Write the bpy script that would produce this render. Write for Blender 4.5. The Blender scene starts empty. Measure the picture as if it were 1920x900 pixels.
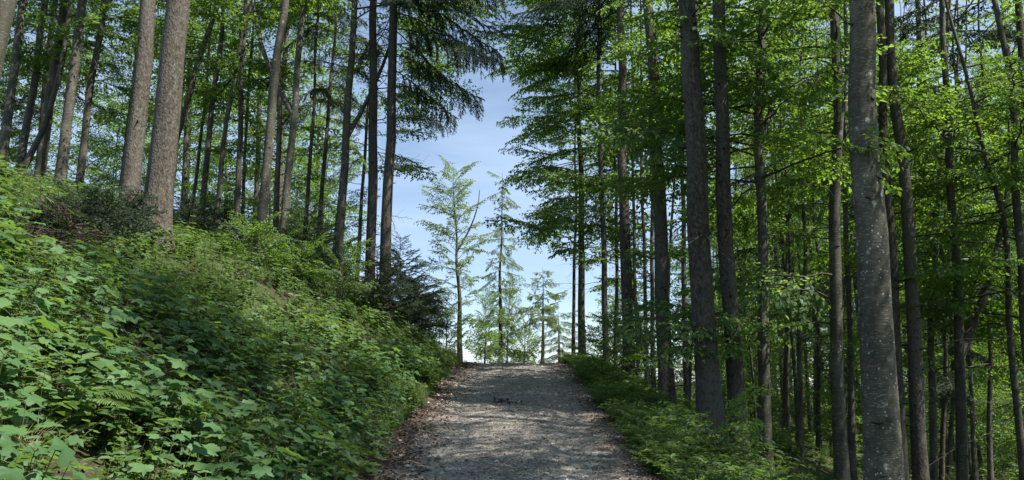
import bpy, math
import numpy as np
from mathutils import Vector, Matrix

rng = np.random.default_rng(11)
R = math.radians
scene = bpy.context.scene
COL = scene.collection

# ------------------------------------------------------------------ camera
EYE = 1.65
PITCH = R(9.5)
F = 1440.0                        # focal length in pixels of a 1920 wide picture
cam_data = bpy.data.cameras.new('camera')
cam_data.sensor_width = 36.0
cam_data.lens = 36.0 * F / 1920.0
cam_data.clip_start = 0.05
cam_data.clip_end = 30000.0
cam = bpy.data.objects.new('camera', cam_data)
COL.objects.link(cam)
cam.location = (0, 0, EYE)
cam.rotation_euler = (R(90) + PITCH, 0, 0)
scene.camera = cam

# ------------------------------------------------------------------ sky, sun, exposure
SUN_EL = R(58)
SUN_DIR = Vector((0.88, -0.47, 0)).normalized() * math.cos(SUN_EL) + Vector((0, 0, math.sin(SUN_EL)))
world = bpy.data.worlds.new('World')
scene.world = world
world.use_nodes = True
wn, wl = world.node_tree.nodes, world.node_tree.links
wn.clear()
w_out = wn.new('ShaderNodeOutputWorld')
w_bg = wn.new('ShaderNodeBackground')
w_sky = wn.new('ShaderNodeTexSky')
w_sky.sky_type = 'NISHITA'
w_sky.sun_disc = False
w_sky.sun_elevation = SUN_EL
w_sky.sun_rotation = math.atan2(SUN_DIR.x, SUN_DIR.y)
w_sky.altitude = 1800
w_sky.air_density = 1.0
w_sky.dust_density = 0.0
w_sky.ozone_density = 2.0
w_tc = wn.new('ShaderNodeTexCoord')
w_map = wn.new('ShaderNodeMapping')
w_map.inputs['Scale'].default_value = (1.0, 1.0, 3.2)
w_noise = wn.new('ShaderNodeTexNoise')
w_noise.inputs['Scale'].default_value = 2.6
w_noise.inputs['Detail'].default_value = 7
w_noise.inputs['Roughness'].default_value = 0.55
w_noise.inputs['Distortion'].default_value = 0.5
w_ramp = wn.new('ShaderNodeValToRGB')
w_ramp.color_ramp.elements[0].position = 0.34
w_ramp.color_ramp.elements[0].color = (.20, .20, .20, 1)
w_ramp.color_ramp.elements[1].position = 0.78
w_ramp.color_ramp.elements[1].color = (1, 1, 1, 1)
w_mix = wn.new('ShaderNodeMix')
w_mix.data_type = 'RGBA'
w_mix.inputs[7].default_value = (3.9, 5.0, 6.5, 1)     # sunlit thin cloud
wl.new(w_tc.outputs['Generated'], w_map.inputs['Vector'])
wl.new(w_map.outputs['Vector'], w_noise.inputs['Vector'])
wl.new(w_noise.outputs['Fac'], w_ramp.inputs['Fac'])
wl.new(w_ramp.outputs['Color'], w_mix.inputs[0])
wl.new(w_sky.outputs['Color'], w_mix.inputs[6])
wl.new(w_mix.outputs[2], w_bg.inputs['Color'])
w_bg.inputs['Strength'].default_value = 0.07
wl.new(w_bg.outputs['Background'], w_out.inputs['Surface'])

sun_data = bpy.data.lights.new('sun', 'SUN')
sun_data.energy = 5.0
sun_data.angle = R(0.53)
sun_data.color = (1.0, 0.95, 0.86)
sun = bpy.data.objects.new('sun', sun_data)
COL.objects.link(sun)
sun.location = SUN_DIR * 60
sun.rotation_euler = SUN_DIR.to_track_quat('Z', 'Y').to_euler()

scene.view_settings.view_transform = 'Standard'
scene.view_settings.look = 'None'
scene.view_settings.gamma = 1.0
scene.view_settings.use_curve_mapping = False
scene.view_settings.exposure = 1.32
scene.render.engine = 'CYCLES'
cy = scene.cycles
cy.max_bounces = 10
cy.diffuse_bounces = 7
cy.glossy_bounces = 2
cy.transmission_bounces = 7
cy.transparent_max_bounces = 4
cy.caustics_reflective = False
cy.caustics_refractive = False
cy.sample_clamp_indirect = 6.0

# ------------------------------------------------------------------ projection, terrain
def smooth(a, b, x):
    t = np.clip((np.asarray(x, float) - a) / (b - a), 0, 1)
    return t * t * (3 - 2 * t)

def pix(u, v, d):
    """World point seen at pixel (u, v) of the 1920x900 photograph at depth d along the path."""
    a, b = (u - 960) / F, (450 - v) / F
    c, s = math.cos(PITCH), math.sin(PITCH)
    t = d / (c - b * s)
    return np.array([a * t, d, EYE + (s + b * c) * t])

_ys = np.arange(-300, 9000, 0.25)
_sl = 0.0905 * (smooth(-60, -20, _ys)) * (1 - smooth(17.8, 22.0, _ys)) - 0.10 * smooth(23.0, 30, _ys) - 0.22 * smooth(40, 80, _ys) \
    + 0.25 * smooth(700, 1500, _ys) + 0.07 * smooth(1500, 1600, _ys)
_zs = np.cumsum(_sl) * 0.25
_zs -= np.interp(0, _ys, _zs)
PATH_HALF = 1.30

def path_z(y):
    return np.interp(y, _ys, _zs)

def edge_wobble(y):
    return 0.07 * np.sin(y * 1.7) + 0.05 * np.sin(y * 3.9 + 1) + 0.05 * np.sin(y * 0.6 + 2)

def bank(u, y):
    s1 = 0.60 + 0.20 * smooth(9.5, 17.5, y)
    s2 = 0.46 - 0.22 * smooth(11, 18, y)
    s3 = 0.24
    k = np.clip(u, 0, 0.4) * 0.5 + np.clip(u - 0.4, 0, 2.6) * s1 + np.clip(u - 3.0, 0, 3.5) * s2
    return k + np.clip(u - 6.5, 0, 8) * s3

def ground_z(x, y):
    x, y = np.asarray(x, float), np.asarray(y, float)
    base = path_z(y)
    keep = smooth(3.5, 11, x) * (1 - smooth(130, 260, y))            # the wooded slope on the right runs on past the crest
    base = base * (1 - keep) + (path_z(np.minimum(y, 23.0)) + .015 * np.clip(y - 23, 0, 120)) * keep
    u = np.maximum(0, -(x + PATH_HALF) - 0.02)
    left = bank(u, y) * (1 - smooth(18.0, 34, y))
    left = left - np.minimum(0.30 * np.maximum(0, u - 14.5), 300)
    w = np.maximum(0, x - PATH_HALF)
    right = -(0.10 * np.clip(w, 0, 0.8) + 0.52 * np.clip(w - 0.8, 0, 2.3) + 0.30 * np.clip(w - 3.1, 0, 4) + 0.07 * np.maximum(0, w - 7.1))
    far = 0.10 * (np.sin(x * 0.9 + 1.3) * np.sin(y * 0.7 + 0.4)) + 0.05 * np.sin(x * 2.3 + y * 1.9)
    off = smooth(0.3, 2.5, np.maximum(u, w))
    hills = 60 * smooth(900, 3500, np.hypot(x, y)) * (np.sin(x * 0.0012 + 1) * np.sin(y * 0.0009) + 0.5 * np.sin(x * 0.0031 + y * 0.0021))
    rut = -0.03 * (np.exp(-((x + 0.72) / 0.22) ** 2) + np.exp(-((x - 0.72) / 0.22) ** 2)) + 0.012 * np.sin(x * 3.1 + y * 1.3) * np.sin(y * 2.1)
    on = (1 - smooth(PATH_HALF - 0.2, PATH_HALF + 0.3, np.abs(x))) * (1 - smooth(30, 40, y))
    return base + left + right + far * off + rut * on + hills

# ------------------------------------------------------------------ geometry helpers
class Geo:
    """Arrays of polygons with a material index each."""
    def __init__(self):
        self.V, self.F, self.n = [], [], 0
    def add(self, V, Fa, mat=0, sm=False):
        V = np.asarray(V, float).reshape(-1, 3)
        Fa = np.asarray(Fa, int)
        self.V.append(V)
        self.F.append((Fa + self.n, mat, sm))
        self.n += len(V)
    def verts(self):
        return np.concatenate(self.V) if self.V else np.zeros((0, 3))
    def pack(self):
        """Merge into one vertex block and one face block per (size, material)."""
        V = self.verts()
        d = {}
        for Fa, m, s in self.F:
            d.setdefault((Fa.shape[1], m, s), []).append(Fa)
        self.V, self.n = [V], len(V)
        self.F = [(np.concatenate(v), k[1], k[2]) for k, v in d.items()]
        return self
    def merge(self, o, M=None, t=None):
        V = o.verts()
        if M is not None:
            V = V @ np.asarray(M).T
        if t is not None:
            V = V + np.asarray(t)
        self.V.append(V)
        for Fa, m, s in o.F:
            self.F.append((Fa + self.n, m, s))
        self.n += len(V)
    def mesh(self, name, mats):
        self.pack()
        me = bpy.data.meshes.new(name)
        V = self.verts()
        me.vertices.add(len(V))
        me.vertices.foreach_set('co', V.astype(np.float32).ravel())
        loops = np.concatenate([Fa.ravel() for Fa, m, s in self.F])
        counts = np.concatenate([np.full(len(Fa), Fa.shape[1]) for Fa, m, s in self.F])
        mi = np.concatenate([np.full(len(Fa), m) for Fa, m, s in self.F])
        sm = np.concatenate([np.full(len(Fa), s) for Fa, m, s in self.F])
        me.loops.add(len(loops))
        me.loops.foreach_set('vertex_index', loops.astype(np.int32))
        me.polygons.add(len(counts))
        starts = np.concatenate([[0], np.cumsum(counts)[:-1]])
        me.polygons.foreach_set('loop_start', starts.astype(np.int32))
        me.polygons.foreach_set('material_index', mi.astype(np.int32))
        me.polygons.foreach_set('use_smooth', sm.astype(bool))
        for m in mats:
            me.materials.append(m)
        me.update(calc_edges=True)
        return me

def rotz(a):
    c, s = math.cos(a), math.sin(a)
    return np.array([[c, -s, 0], [s, c, 0], [0, 0, 1]])
def roty(a):
    c, s = math.cos(a), math.sin(a)
    return np.array([[c, 0, s], [0, 1, 0], [-s, 0, c]])
def rotx(a):
    c, s = math.cos(a), math.sin(a)
    return np.array([[1, 0, 0], [0, c, -s], [0, s, c]])
def norm(a):
    return a / np.maximum(np.linalg.norm(a, axis=-1, keepdims=True), 1e-9)

def tube(g, P, rad, sides=5, mat=0, sm=True, lobes=None):
    P = np.asarray(P, float)
    n = len(P)
    rad = np.broadcast_to(np.asarray(rad, float), (n,))
    T = norm(np.gradient(P, axis=0))
    ref = np.array([0., 0, 1]) if abs(T[0, 2]) < 0.8 else np.array([1., 0, 0])
    A = norm(np.cross(T, ref)); B = np.cross(T, A)
    th = np.arange(sides) / sides * 2 * math.pi
    rr = rad[:, None] * np.ones(sides)
    if lobes is not None:
        rr = rr * lobes
    V = P[:, None, :] + rr[:, :, None] * (np.cos(th)[None, :, None] * A[:, None, :] + np.sin(th)[None, :, None] * B[:, None, :])
    i = np.arange(n - 1)[:, None] * sides; j = np.arange(sides)[None, :]; k = (j + 1) % sides
    q = np.stack([i + j, i + k, i + sides + k, i + sides + j], -1).reshape(-1, 4)
    g.add(V.reshape(-1, 3), q[:, ::-1], mat, sm)

def leaves(g, P, D, N, L, W, mat=0, fine=True, fold=0.18, droop=0.12):
    """Leaf blades: base P, direction D, upper side N."""
    n = len(P)
    if n == 0:
        return
    D = norm(D); B = norm(np.cross(N, D)); N = np.cross(D, B)
    L = np.broadcast_to(L, (n,))[:, None]; W = np.broadcast_to(W, (n,))[:, None]
    up = N * W * fold
    if fine:
        V = np.stack([P, P + .30 * L * D + .48 * W * B + up, P + .68 * L * D + .40 * W * B + up - N * L * droop * .4,
                      P + .30 * L * D - .48 * W * B + up, P + .68 * L * D - .40 * W * B + up - N * L * droop * .4, P + L * D - N * L * droop], 1)
        b = np.arange(n)[:, None] * 6
        q = np.concatenate([b + np.array([0, 1, 2, 5]), b + np.array([0, 5, 4, 3])])
    else:
        V = np.stack([P, P + .45 * L * D + .5 * W * B + up, P + L * D - N * L * droop, P + .45 * L * D - .5 * W * B + up], 1)
        q = np.arange(n)[:, None] * 4 + np.array([0, 1, 2, 3])
    g.add(V.reshape(-1, 3), q, mat)

# ------------------------------------------------------------------ scene-graph helpers
def link(name, me, parent=None, loc=(0, 0, 0), rot=(0, 0, 0), scale=(1, 1, 1)):
    o = bpy.data.objects.new(name, me)
    COL.objects.link(o)
    o.location = loc; o.rotation_euler = rot; o.scale = scale
    if parent is not None:
        o.parent = parent
    return o
def tag(o, label=None, cat=None, group=None, kind=None):
    if label: o['label'] = label
    if cat: o['category'] = cat
    if group: o['group'] = group
    if kind: o['kind'] = kind
    return o
def thing(name, label, cat, loc, group=None):
    o = bpy.data.objects.new(name, None)
    COL.objects.link(o)
    o.empty_display_size = 0.2
    o.location = loc
    return tag(o, label, cat, group)

# ------------------------------------------------------------------ materials
class NT:
    def __init__(self, name):
        self.m = bpy.data.materials.new(name)
        self.m.use_nodes = True
        self.t = self.m.node_tree
        self.t.nodes.clear()
        self.out = self.t.nodes.new('ShaderNodeOutputMaterial')
    def n(self, typ, **kw):
        nd = self.t.nodes.new(typ)
        for k, v in kw.items():
            if k.startswith('i_'):
                nd.inputs[k[2:].replace('_', ' ')].default_value = v
            else:
                setattr(nd, k, v)
        return nd
    def l(self, a, b):
        self.t.links.new(a, b)
    def ramp(self, src, stops):
        r = self.n('ShaderNodeValToRGB')
        e = r.color_ramp.elements
        while len(e) < len(stops):
            e.new(0.5)
        for el, (p, c) in zip(e, stops):
            el.position = p
            el.color = (*c, 1) if not isinstance(c, (int, float)) else (c, c, c, 1)
        self.l(src, r.inputs['Fac'])
        return r.outputs['Color']
    def mix(self, fac, a, b, blend='MIX'):
        m = self.n('ShaderNodeMix', data_type='RGBA', blend_type=blend)
        for sock, v in ((0, fac), (6, a), (7, b)):
            if hasattr(v, 'is_linked') or hasattr(v, 'links'):
                self.l(v, m.inputs[sock])
            else:
                m.inputs[sock].default_value = v if sock == 0 else (*v, 1)
        return m.outputs[2]
    def noise(self, vec, scale, detail=4, rough=0.55, dist=0.0):
        n = self.n('ShaderNodeTexNoise')
        n.inputs['Scale'].default_value = scale
        n.inputs['Detail'].default_value = detail
        n.inputs['Roughness'].default_value = rough
        n.inputs['Distortion'].default_value = dist
        if vec is not None: self.l(vec, n.inputs['Vector'])
        return n.outputs['Fac']
    def voro(self, vec, scale, feature='F1', out='Distance', rnd=1.0):
        n = self.n('ShaderNodeTexVoronoi', feature=feature)
        n.inputs['Scale'].default_value = scale
        n.inputs['Randomness'].default_value = rnd
        if vec is not None: self.l(vec, n.inputs['Vector'])
        return n.outputs[out]
    def obj(self, scale=(1, 1, 1), shift=True):
        tc = self.n('ShaderNodeTexCoord')
        mp = self.n('ShaderNodeMapping')
        mp.inputs['Scale'].default_value = scale
        self.l(tc.outputs['Object'], mp.inputs['Vector'])
        if shift:
            oi = self.n('ShaderNodeObjectInfo')
            mul = self.n('ShaderNodeMath', operation='MULTIPLY')
            mul.inputs[1].default_value = 37.0
            self.l(oi.outputs['Random'], mul.inputs[0])
            self.l(mul.outputs[0], mp.inputs['Location'])
        return mp.outputs['Vector']
    def bump(self, h, strength, dist=0.02, prev=None):
        b = self.n('ShaderNodeBump')
        b.inputs['Strength'].default_value = strength
        b.inputs['Distance'].default_value = dist
        self.l(h, b.inputs['Height'])
        if prev is not None: self.l(prev, b.inputs['Normal'])
        return b.outputs['Normal']
    def bsdf(self, color, rough=0.8, spec=0.3, normal=None):
        p = self.n('ShaderNodeBsdfPrincipled')
        if isinstance(color, tuple): p.inputs['Base Color'].default_value = (*color, 1)
        else: self.l(color, p.inputs['Base Color'])
        p.inputs['Roughness'].default_value = rough
        p.inputs['Specular IOR Level'].default_value = spec
        if normal is not None: self.l(normal, p.inputs['Normal'])
        self.l(p.outputs[0], self.out.inputs['Surface'])
        return self.m

def leaf_mat(name, refl, trans, tfac=0.45, gloss=0.07, grough=0.62):
    """Thin leaf: reflecting, letting light through, a little waxy. Colours vary leaf by leaf."""
    t = NT(name)
    g = t.n('ShaderNodeNewGeometry')
    rnd = g.outputs['Random Per Island']
    oi = t.n('ShaderNodeObjectInfo')
    add = t.n('ShaderNodeMath', operation='MULTIPLY_ADD')
    t.l(oi.outputs['Random'], add.inputs[0]); add.inputs[1].default_value = 0.35
    mul = t.n('ShaderNodeMath', operation='MULTIPLY'); t.l(rnd, mul.inputs[0]); mul.inputs[1].default_value = 0.65
    t.l(mul.outputs[0], add.inputs[2])
    cr = t.ramp(add.outputs[0], [(0.0, refl[0]), (0.6, refl[1]), (1.0, refl[2])])
    ct = t.ramp(add.outputs[0], [(0.0, trans[0]), (1.0, trans[1])])
    d = t.n('ShaderNodeBsdfDiffuse'); t.l(cr, d.inputs['Color'])
    tr = t.n('ShaderNodeBsdfTranslucent'); t.l(ct, tr.inputs['Color'])
    m1 = t.n('ShaderNodeMixShader'); m1.inputs[0].default_value = tfac
    t.l(d.outputs[0], m1.inputs[1]); t.l(tr.outputs[0], m1.inputs[2])
    gl = t.n('ShaderNodeBsdfGlossy'); gl.inputs['Roughness'].default_value = grough
    gl.inputs['Color'].default_value = (0.9, 0.95, 1, 1)
    m2 = t.n('ShaderNodeMixShader'); m2.inputs[0].default_value = gloss
    t.l(m1.outputs[0], m2.inputs[1]); t.l(gl.outputs[0], m2.inputs[2])
    t.l(m2.outputs[0], t.out.inputs['Surface'])
    return t.m

M = {}
M['beech_leaf'] = leaf_mat('beech_leaf', [(.030, .072, .016), (.048, .105, .022), (.075, .14, .028)], [(.17, .35, .026), (.33, .50, .048)], .53, .03, .6)
M['larch_leaf'] = leaf_mat('larch_leaf', [(.05, .095, .018), (.075, .125, .022), (.11, .155, .03)], [(.20, .34, .025), (.32, .44, .04)], .50)
M['spruce_needle'] = leaf_mat('spruce_needle', [(.016, .036, .016), (.026, .052, .020), (.045, .078, .028)], [(.03, .06, .012), (.06, .10, .02)], .22, .03)
M['maple_leaf'] = leaf_mat('maple_leaf', [(.044, .104, .034), (.060, .135, .040), (.090, .165, .048)], [(.15, .30, .035), (.26, .42, .05)], .40, .03, .6)
M['herb_leaf'] = leaf_mat('herb_leaf', [(.035, .080, .018), (.055, .110, .024), (.085, .14, .034)], [(.13, .25, .03), (.24, .36, .05)], .40, .025)
M['fern_leaf'] = leaf_mat('fern_leaf', [(.07, .13, .025), (.09, .16, .03), (.11, .18, .04)], [(.16, .28, .03), (.26, .38, .05)], .42, .04)
M['grass_blade'] = leaf_mat('grass_blade', [(.05, .09, .02), (.075, .12, .03), (.13, .14, .055)], [(.14, .22, .03), (.24, .30, .06)], .40, .04)
M['dry_grass'] = leaf_mat('dry_grass', [(.16, .15, .06), (.26, .22, .11), (.34, .29, .16)], [(.2, .2, .06), (.3, .27, .1)], .30, .04)
M['litter_leaf'] = leaf_mat('litter_leaf', [(.050, .032, .022), (.10, .066, .045), (.20, .145, .105)], [(.10, .05, .02), (.16, .09, .04)], .12, .03, .5)

def m_twig(name, c0, c1):
    t = NT(name)
    v = t.obj()
    c = t.ramp(t.noise(v, 9), [(.3, c0), (.75, c1)])
    return t.bsdf(c, .9, .2)
M['twig'] = m_twig('twig_bark', (.030, .025, .020), (.085, .075, .062))
M['pale_twig'] = m_twig('pale_dead_wood', (.16, .15, .13), (.34, .32, .28))
M['stem'] = m_twig('green_stem', (.05, .07, .02), (.10, .10, .04))
M['brown_stick'] = m_twig('brown_dead_wood', (.035, .027, .021), (.115, .088, .068))

def m_spruce(name, k):
    t = NT(name)
    v = t.obj((1, 1, .55)); v2 = t.obj((1, 1, .18))
    fine = t.noise(v, 22, 6, .65)
    big = t.noise(v2, 2.2, 4, .6)
    sc = t.voro(v, 42, 'F1', 'Distance')
    base = t.ramp(fine, [(.30, (.030, .026, .021)), (.52, (.066, .057, .046)), (.74, (.150, .133, .113))])
    c = t.mix(t.ramp(big, [(.40, 0.0), (.62, .75)]), base, (.11, .103, .090))
    crack = t.ramp(sc, [(.0, 1.0), (.55, .85), (.85, .35)])
    c = t.mix(.75, c, crack, 'MULTIPLY')
    moss = t.ramp(t.noise(t.obj((1, 1, .5)), 1.4, 5, .7), [(.60, 0.0), (.72, .55)])
    c = t.mix(moss, c, (.060, .075, .028))
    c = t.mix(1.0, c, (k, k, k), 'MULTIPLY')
    n = t.bump(sc, .8, .009); n = t.bump(fine, .6, .010, n)
    return t.bsdf(c, .92, .15, n)
M['spruce_bark'] = m_spruce('spruce_bark', 1.0)
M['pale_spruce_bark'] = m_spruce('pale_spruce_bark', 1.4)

def m_beech(name, g0, s1, k):
    t = NT(name)
    v = t.obj((1, 1, 1)); vb = t.obj((1, 1, 5.5))
    base = t.ramp(t.noise(v, 3.0, 6, .62), [(.28, (.036, .033, .025)), (.52, (.066, .061, .047)), (.75, (.125, .118, .095))])
    band = t.ramp(t.noise(vb, 3.2, 5, .7, .6), [(.50, 0.0), (.66, .7)])
    c = t.mix(band, base, (.085, .080, .064))
    dash = t.ramp(t.noise(t.obj((6, 6, 30)), 2.4, 3, .6), [(.56, 0.0), (.66, .6)])
    c = t.mix(dash, c, (.25, .25, .22))
    lv = t.voro(v, 15, 'F1', 'Distance')
    gate = t.ramp(t.noise(v, 2.2, 3), [(g0, 0.0), (g0 + .1, 1.0)])
    spot = t.ramp(lv, [(s1 - .08, .9), (s1, 0.0)])
    sp = t.mix(1.0, spot, gate, 'MULTIPLY')
    c = t.mix(sp, c, (.44, .45, .41))
    big = t.mix(1.0, t.ramp(t.voro(t.obj((1, 1, .8)), 4.6, 'F1', 'Distance'), [(.10, .8), (.17, 0.0)]), t.ramp(t.noise(v, 30, 4, .7), [(.40, 0.0), (.50, 1.0)]), 'MULTIPLY')
    c = t.mix(big, c, (.33, .34, .30))
    stain = t.ramp(t.noise(t.obj((2.2, 2.2, .5)), 1.6, 6, .75, .4), [(.50, 0.0), (.62, .65)])
    c = t.mix(stain, c, (.034, .033, .026))
    moss = t.ramp(t.noise(t.obj((1, 1, .35)), 1.7, 6, .7), [(.55, 0.0), (.70, .6)])
    c = t.mix(moss, c, (.070, .085, .034))
    c = t.mix(1.0, c, (k, k, k), 'MULTIPLY')
    n = t.bump(t.noise(vb, 6, 6, .7), .45, .012)
    n = t.bump(t.noise(v, 40, 4, .7), .35, .006, n)
    return t.bsdf(c, .85, .25, n)
M['beech_bark'] = m_beech('beech_bark', .54, .20, 1.0)
M['old_beech_bark'] = m_beech('old_beech_bark', .42, .20, 1.4)

def m_scar():
    t = NT('bark_scar')
    c = t.ramp(t.noise(t.obj(), 20, 4), [(.3, (.014, .012, .010)), (.7, (.05, .045, .036))])
    return t.bsdf(c, .95, .1)
M['scar'] = m_scar()

def m_ground():
    t = NT('forest_floor')
    v = t.obj(shift=False)
    a = t.noise(v, 26, 6, .7)
    c = t.ramp(a, [(.28, (.014, .011, .008)), (.50, (.040, .030, .021)), (.72, (.10, .075, .052))])
    moss = t.ramp(t.noise(v, .8, 5, .65), [(.38, 0.0), (.56, .85)])
    c = t.mix(moss, c, t.ramp(t.noise(v, 14, 4), [(.3, (.025, .045, .012)), (.7, (.065, .095, .026))]))
    # far away the sheet is meadow and woodland
    far = t.n('ShaderNodeVectorMath', operation='LENGTH'); t.l(v, far.inputs[0])
    ff = t.n('ShaderNodeMapRange'); ff.inputs['From Min'].default_value = 120; ff.inputs['From Max'].default_value = 500
    t.l(far.outputs['Value'], ff.inputs['Value'])
    land = t.ramp(t.noise(v, .0025, 6, .6), [(.38, (.025, .055, .022)), (.5, (.075, .12, .04)), (.66, (.14, .15, .07))])
    c = t.mix(ff.outputs['Result'], c, land)
    n = t.bump(a, .8, .03)
    return t.bsdf(c, .95, .15, n)
M['ground'] = m_ground()

def m_path():
    t = NT('gravel_track')
    v = t.obj(shift=False)
    sep = t.n('ShaderNodeSeparateXYZ'); t.l(v, sep.inputs[0])
    cell = t.voro(v, 48, 'F1', 'Color')
    dist = t.voro(v, 48, 'F1', 'Distance')
    cell2 = t.voro(v, 22, 'F1', 'Color')
    dist2 = t.voro(v, 22, 'F1', 'Distance')
    s1 = t.n('ShaderNodeSeparateColor'); t.l(cell, s1.inputs[0])
    s2 = t.n('ShaderNodeSeparateColor'); t.l(cell2, s2.inputs[0])
    stone = t.ramp(s1.outputs[0], [(.0, (.085, .075, .064)), (.5, (.185, .170, .150)), (1., (.40, .38, .34))])
    chip = t.ramp(s2.outputs[1], [(.0, (.075, .054, .042)), (.45, (.155, .122, .100)), (1., (.35, .32, .285))])
    patch = t.noise(v, 1.5, 6, .65)
    c = t.mix(t.ramp(patch, [(.42, .0), (.60, .75)]), stone, chip)
    big = t.noise(v, .55, 4, .6)
    c = t.mix(t.ramp(big, [(.40, 0.0), (.68, .45)]), c, (.145, .125, .110))
    pale = t.ramp(t.noise(t.obj((1.6, .7, 1), False), 2.6, 6, .7), [(.56, 0.0), (.70, .5)])
    c = t.mix(pale, c, (.34, .32, .29))
    # two worn wheel tracks of paler crushed stone
    ab0 = t.n('ShaderNodeMath', operation='ABSOLUTE'); t.l(sep.outputs[0], ab0.inputs[0])
    off = t.n('ShaderNodeMath', operation='SUBTRACT'); t.l(ab0.outputs[0], off.inputs[0]); off.inputs[1].default_value = .62
    wob = t.n('ShaderNodeMath', operation='MULTIPLY_ADD'); t.l(t.noise(v, 1.1, 5, .7), wob.inputs[0]); wob.inputs[1].default_value = .7; wob.inputs[2].default_value = -.35
    off2 = t.n('ShaderNodeMath', operation='ADD'); t.l(off.outputs[0], off2.inputs[0]); t.l(wob.outputs[0], off2.inputs[1])
    ab2 = t.n('ShaderNodeMath', operation='ABSOLUTE'); t.l(off2.outputs[0], ab2.inputs[0])
    c = t.mix(t.ramp(ab2.outputs[0], [(.05, .40), (.30, 0.0)]), c, (.25, .232, .206))
    # the sides carry brown leaf mould
    ab = t.n('ShaderNodeMath', operation='ABSOLUTE'); t.l(sep.outputs[0], ab.inputs[0])
    w = t.n('ShaderNodeMath', operation='MULTIPLY_ADD'); t.l(t.noise(v, 2.1, 6, .7), w.inputs[0]); w.inputs[1].default_value = .9; t.l(ab.outputs[0], w.inputs[2])
    side = t.ramp(w.outputs[0], [(.0, 0.0), (1.0, 1.0)])
    mr = t.n('ShaderNodeMapRange'); mr.inputs['From Min'].default_value = 1.30; mr.inputs['From Max'].default_value = 1.80
    t.l(w.outputs[0], mr.inputs['Value'])
    mould = t.ramp(t.noise(v, 38, 5, .7), [(.3, (.038, .026, .018)), (.52, (.095, .066, .048)), (.74, (.21, .155, .115))])
    c = t.mix(mr.outputs['Result'], c, mould)
    inv = t.ramp(dist, [(.0, 1.0), (.8, 0.0)])
    inv2 = t.ramp(dist2, [(.0, 1.0), (.8, 0.0)])
    n = t.bump(inv, .8, .012); n = t.bump(inv2, .6, .02, n); n = t.bump(patch, .5, .05, n)
    return t.bsdf(c, .95, .2, n)
M['path'] = m_path()

def m_stone(name, a, b, c_):
    t = NT(name)
    g = t.n('ShaderNodeNewGeometry')
    c = t.ramp(g.outputs['Random Per Island'], [(0., a), (.5, b), (1., c_)])
    n_ = t.noise(t.obj(), 18, 5, .6)
    c = t.mix(t.ramp(n_, [(.4, 0.), (.7, .5)]), c, (.10, .09, .075))
    return t.bsdf(c, .95, .2, t.bump(n_, .4, .01))
M['stone'] = m_stone('limestone', (.18, .17, .155), (.30, .285, .26), (.44, .42, .39))
M['pebble'] = m_stone('gravel_stone', (.13, .12, .11), (.28, .265, .24), (.50, .48, .45))

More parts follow.
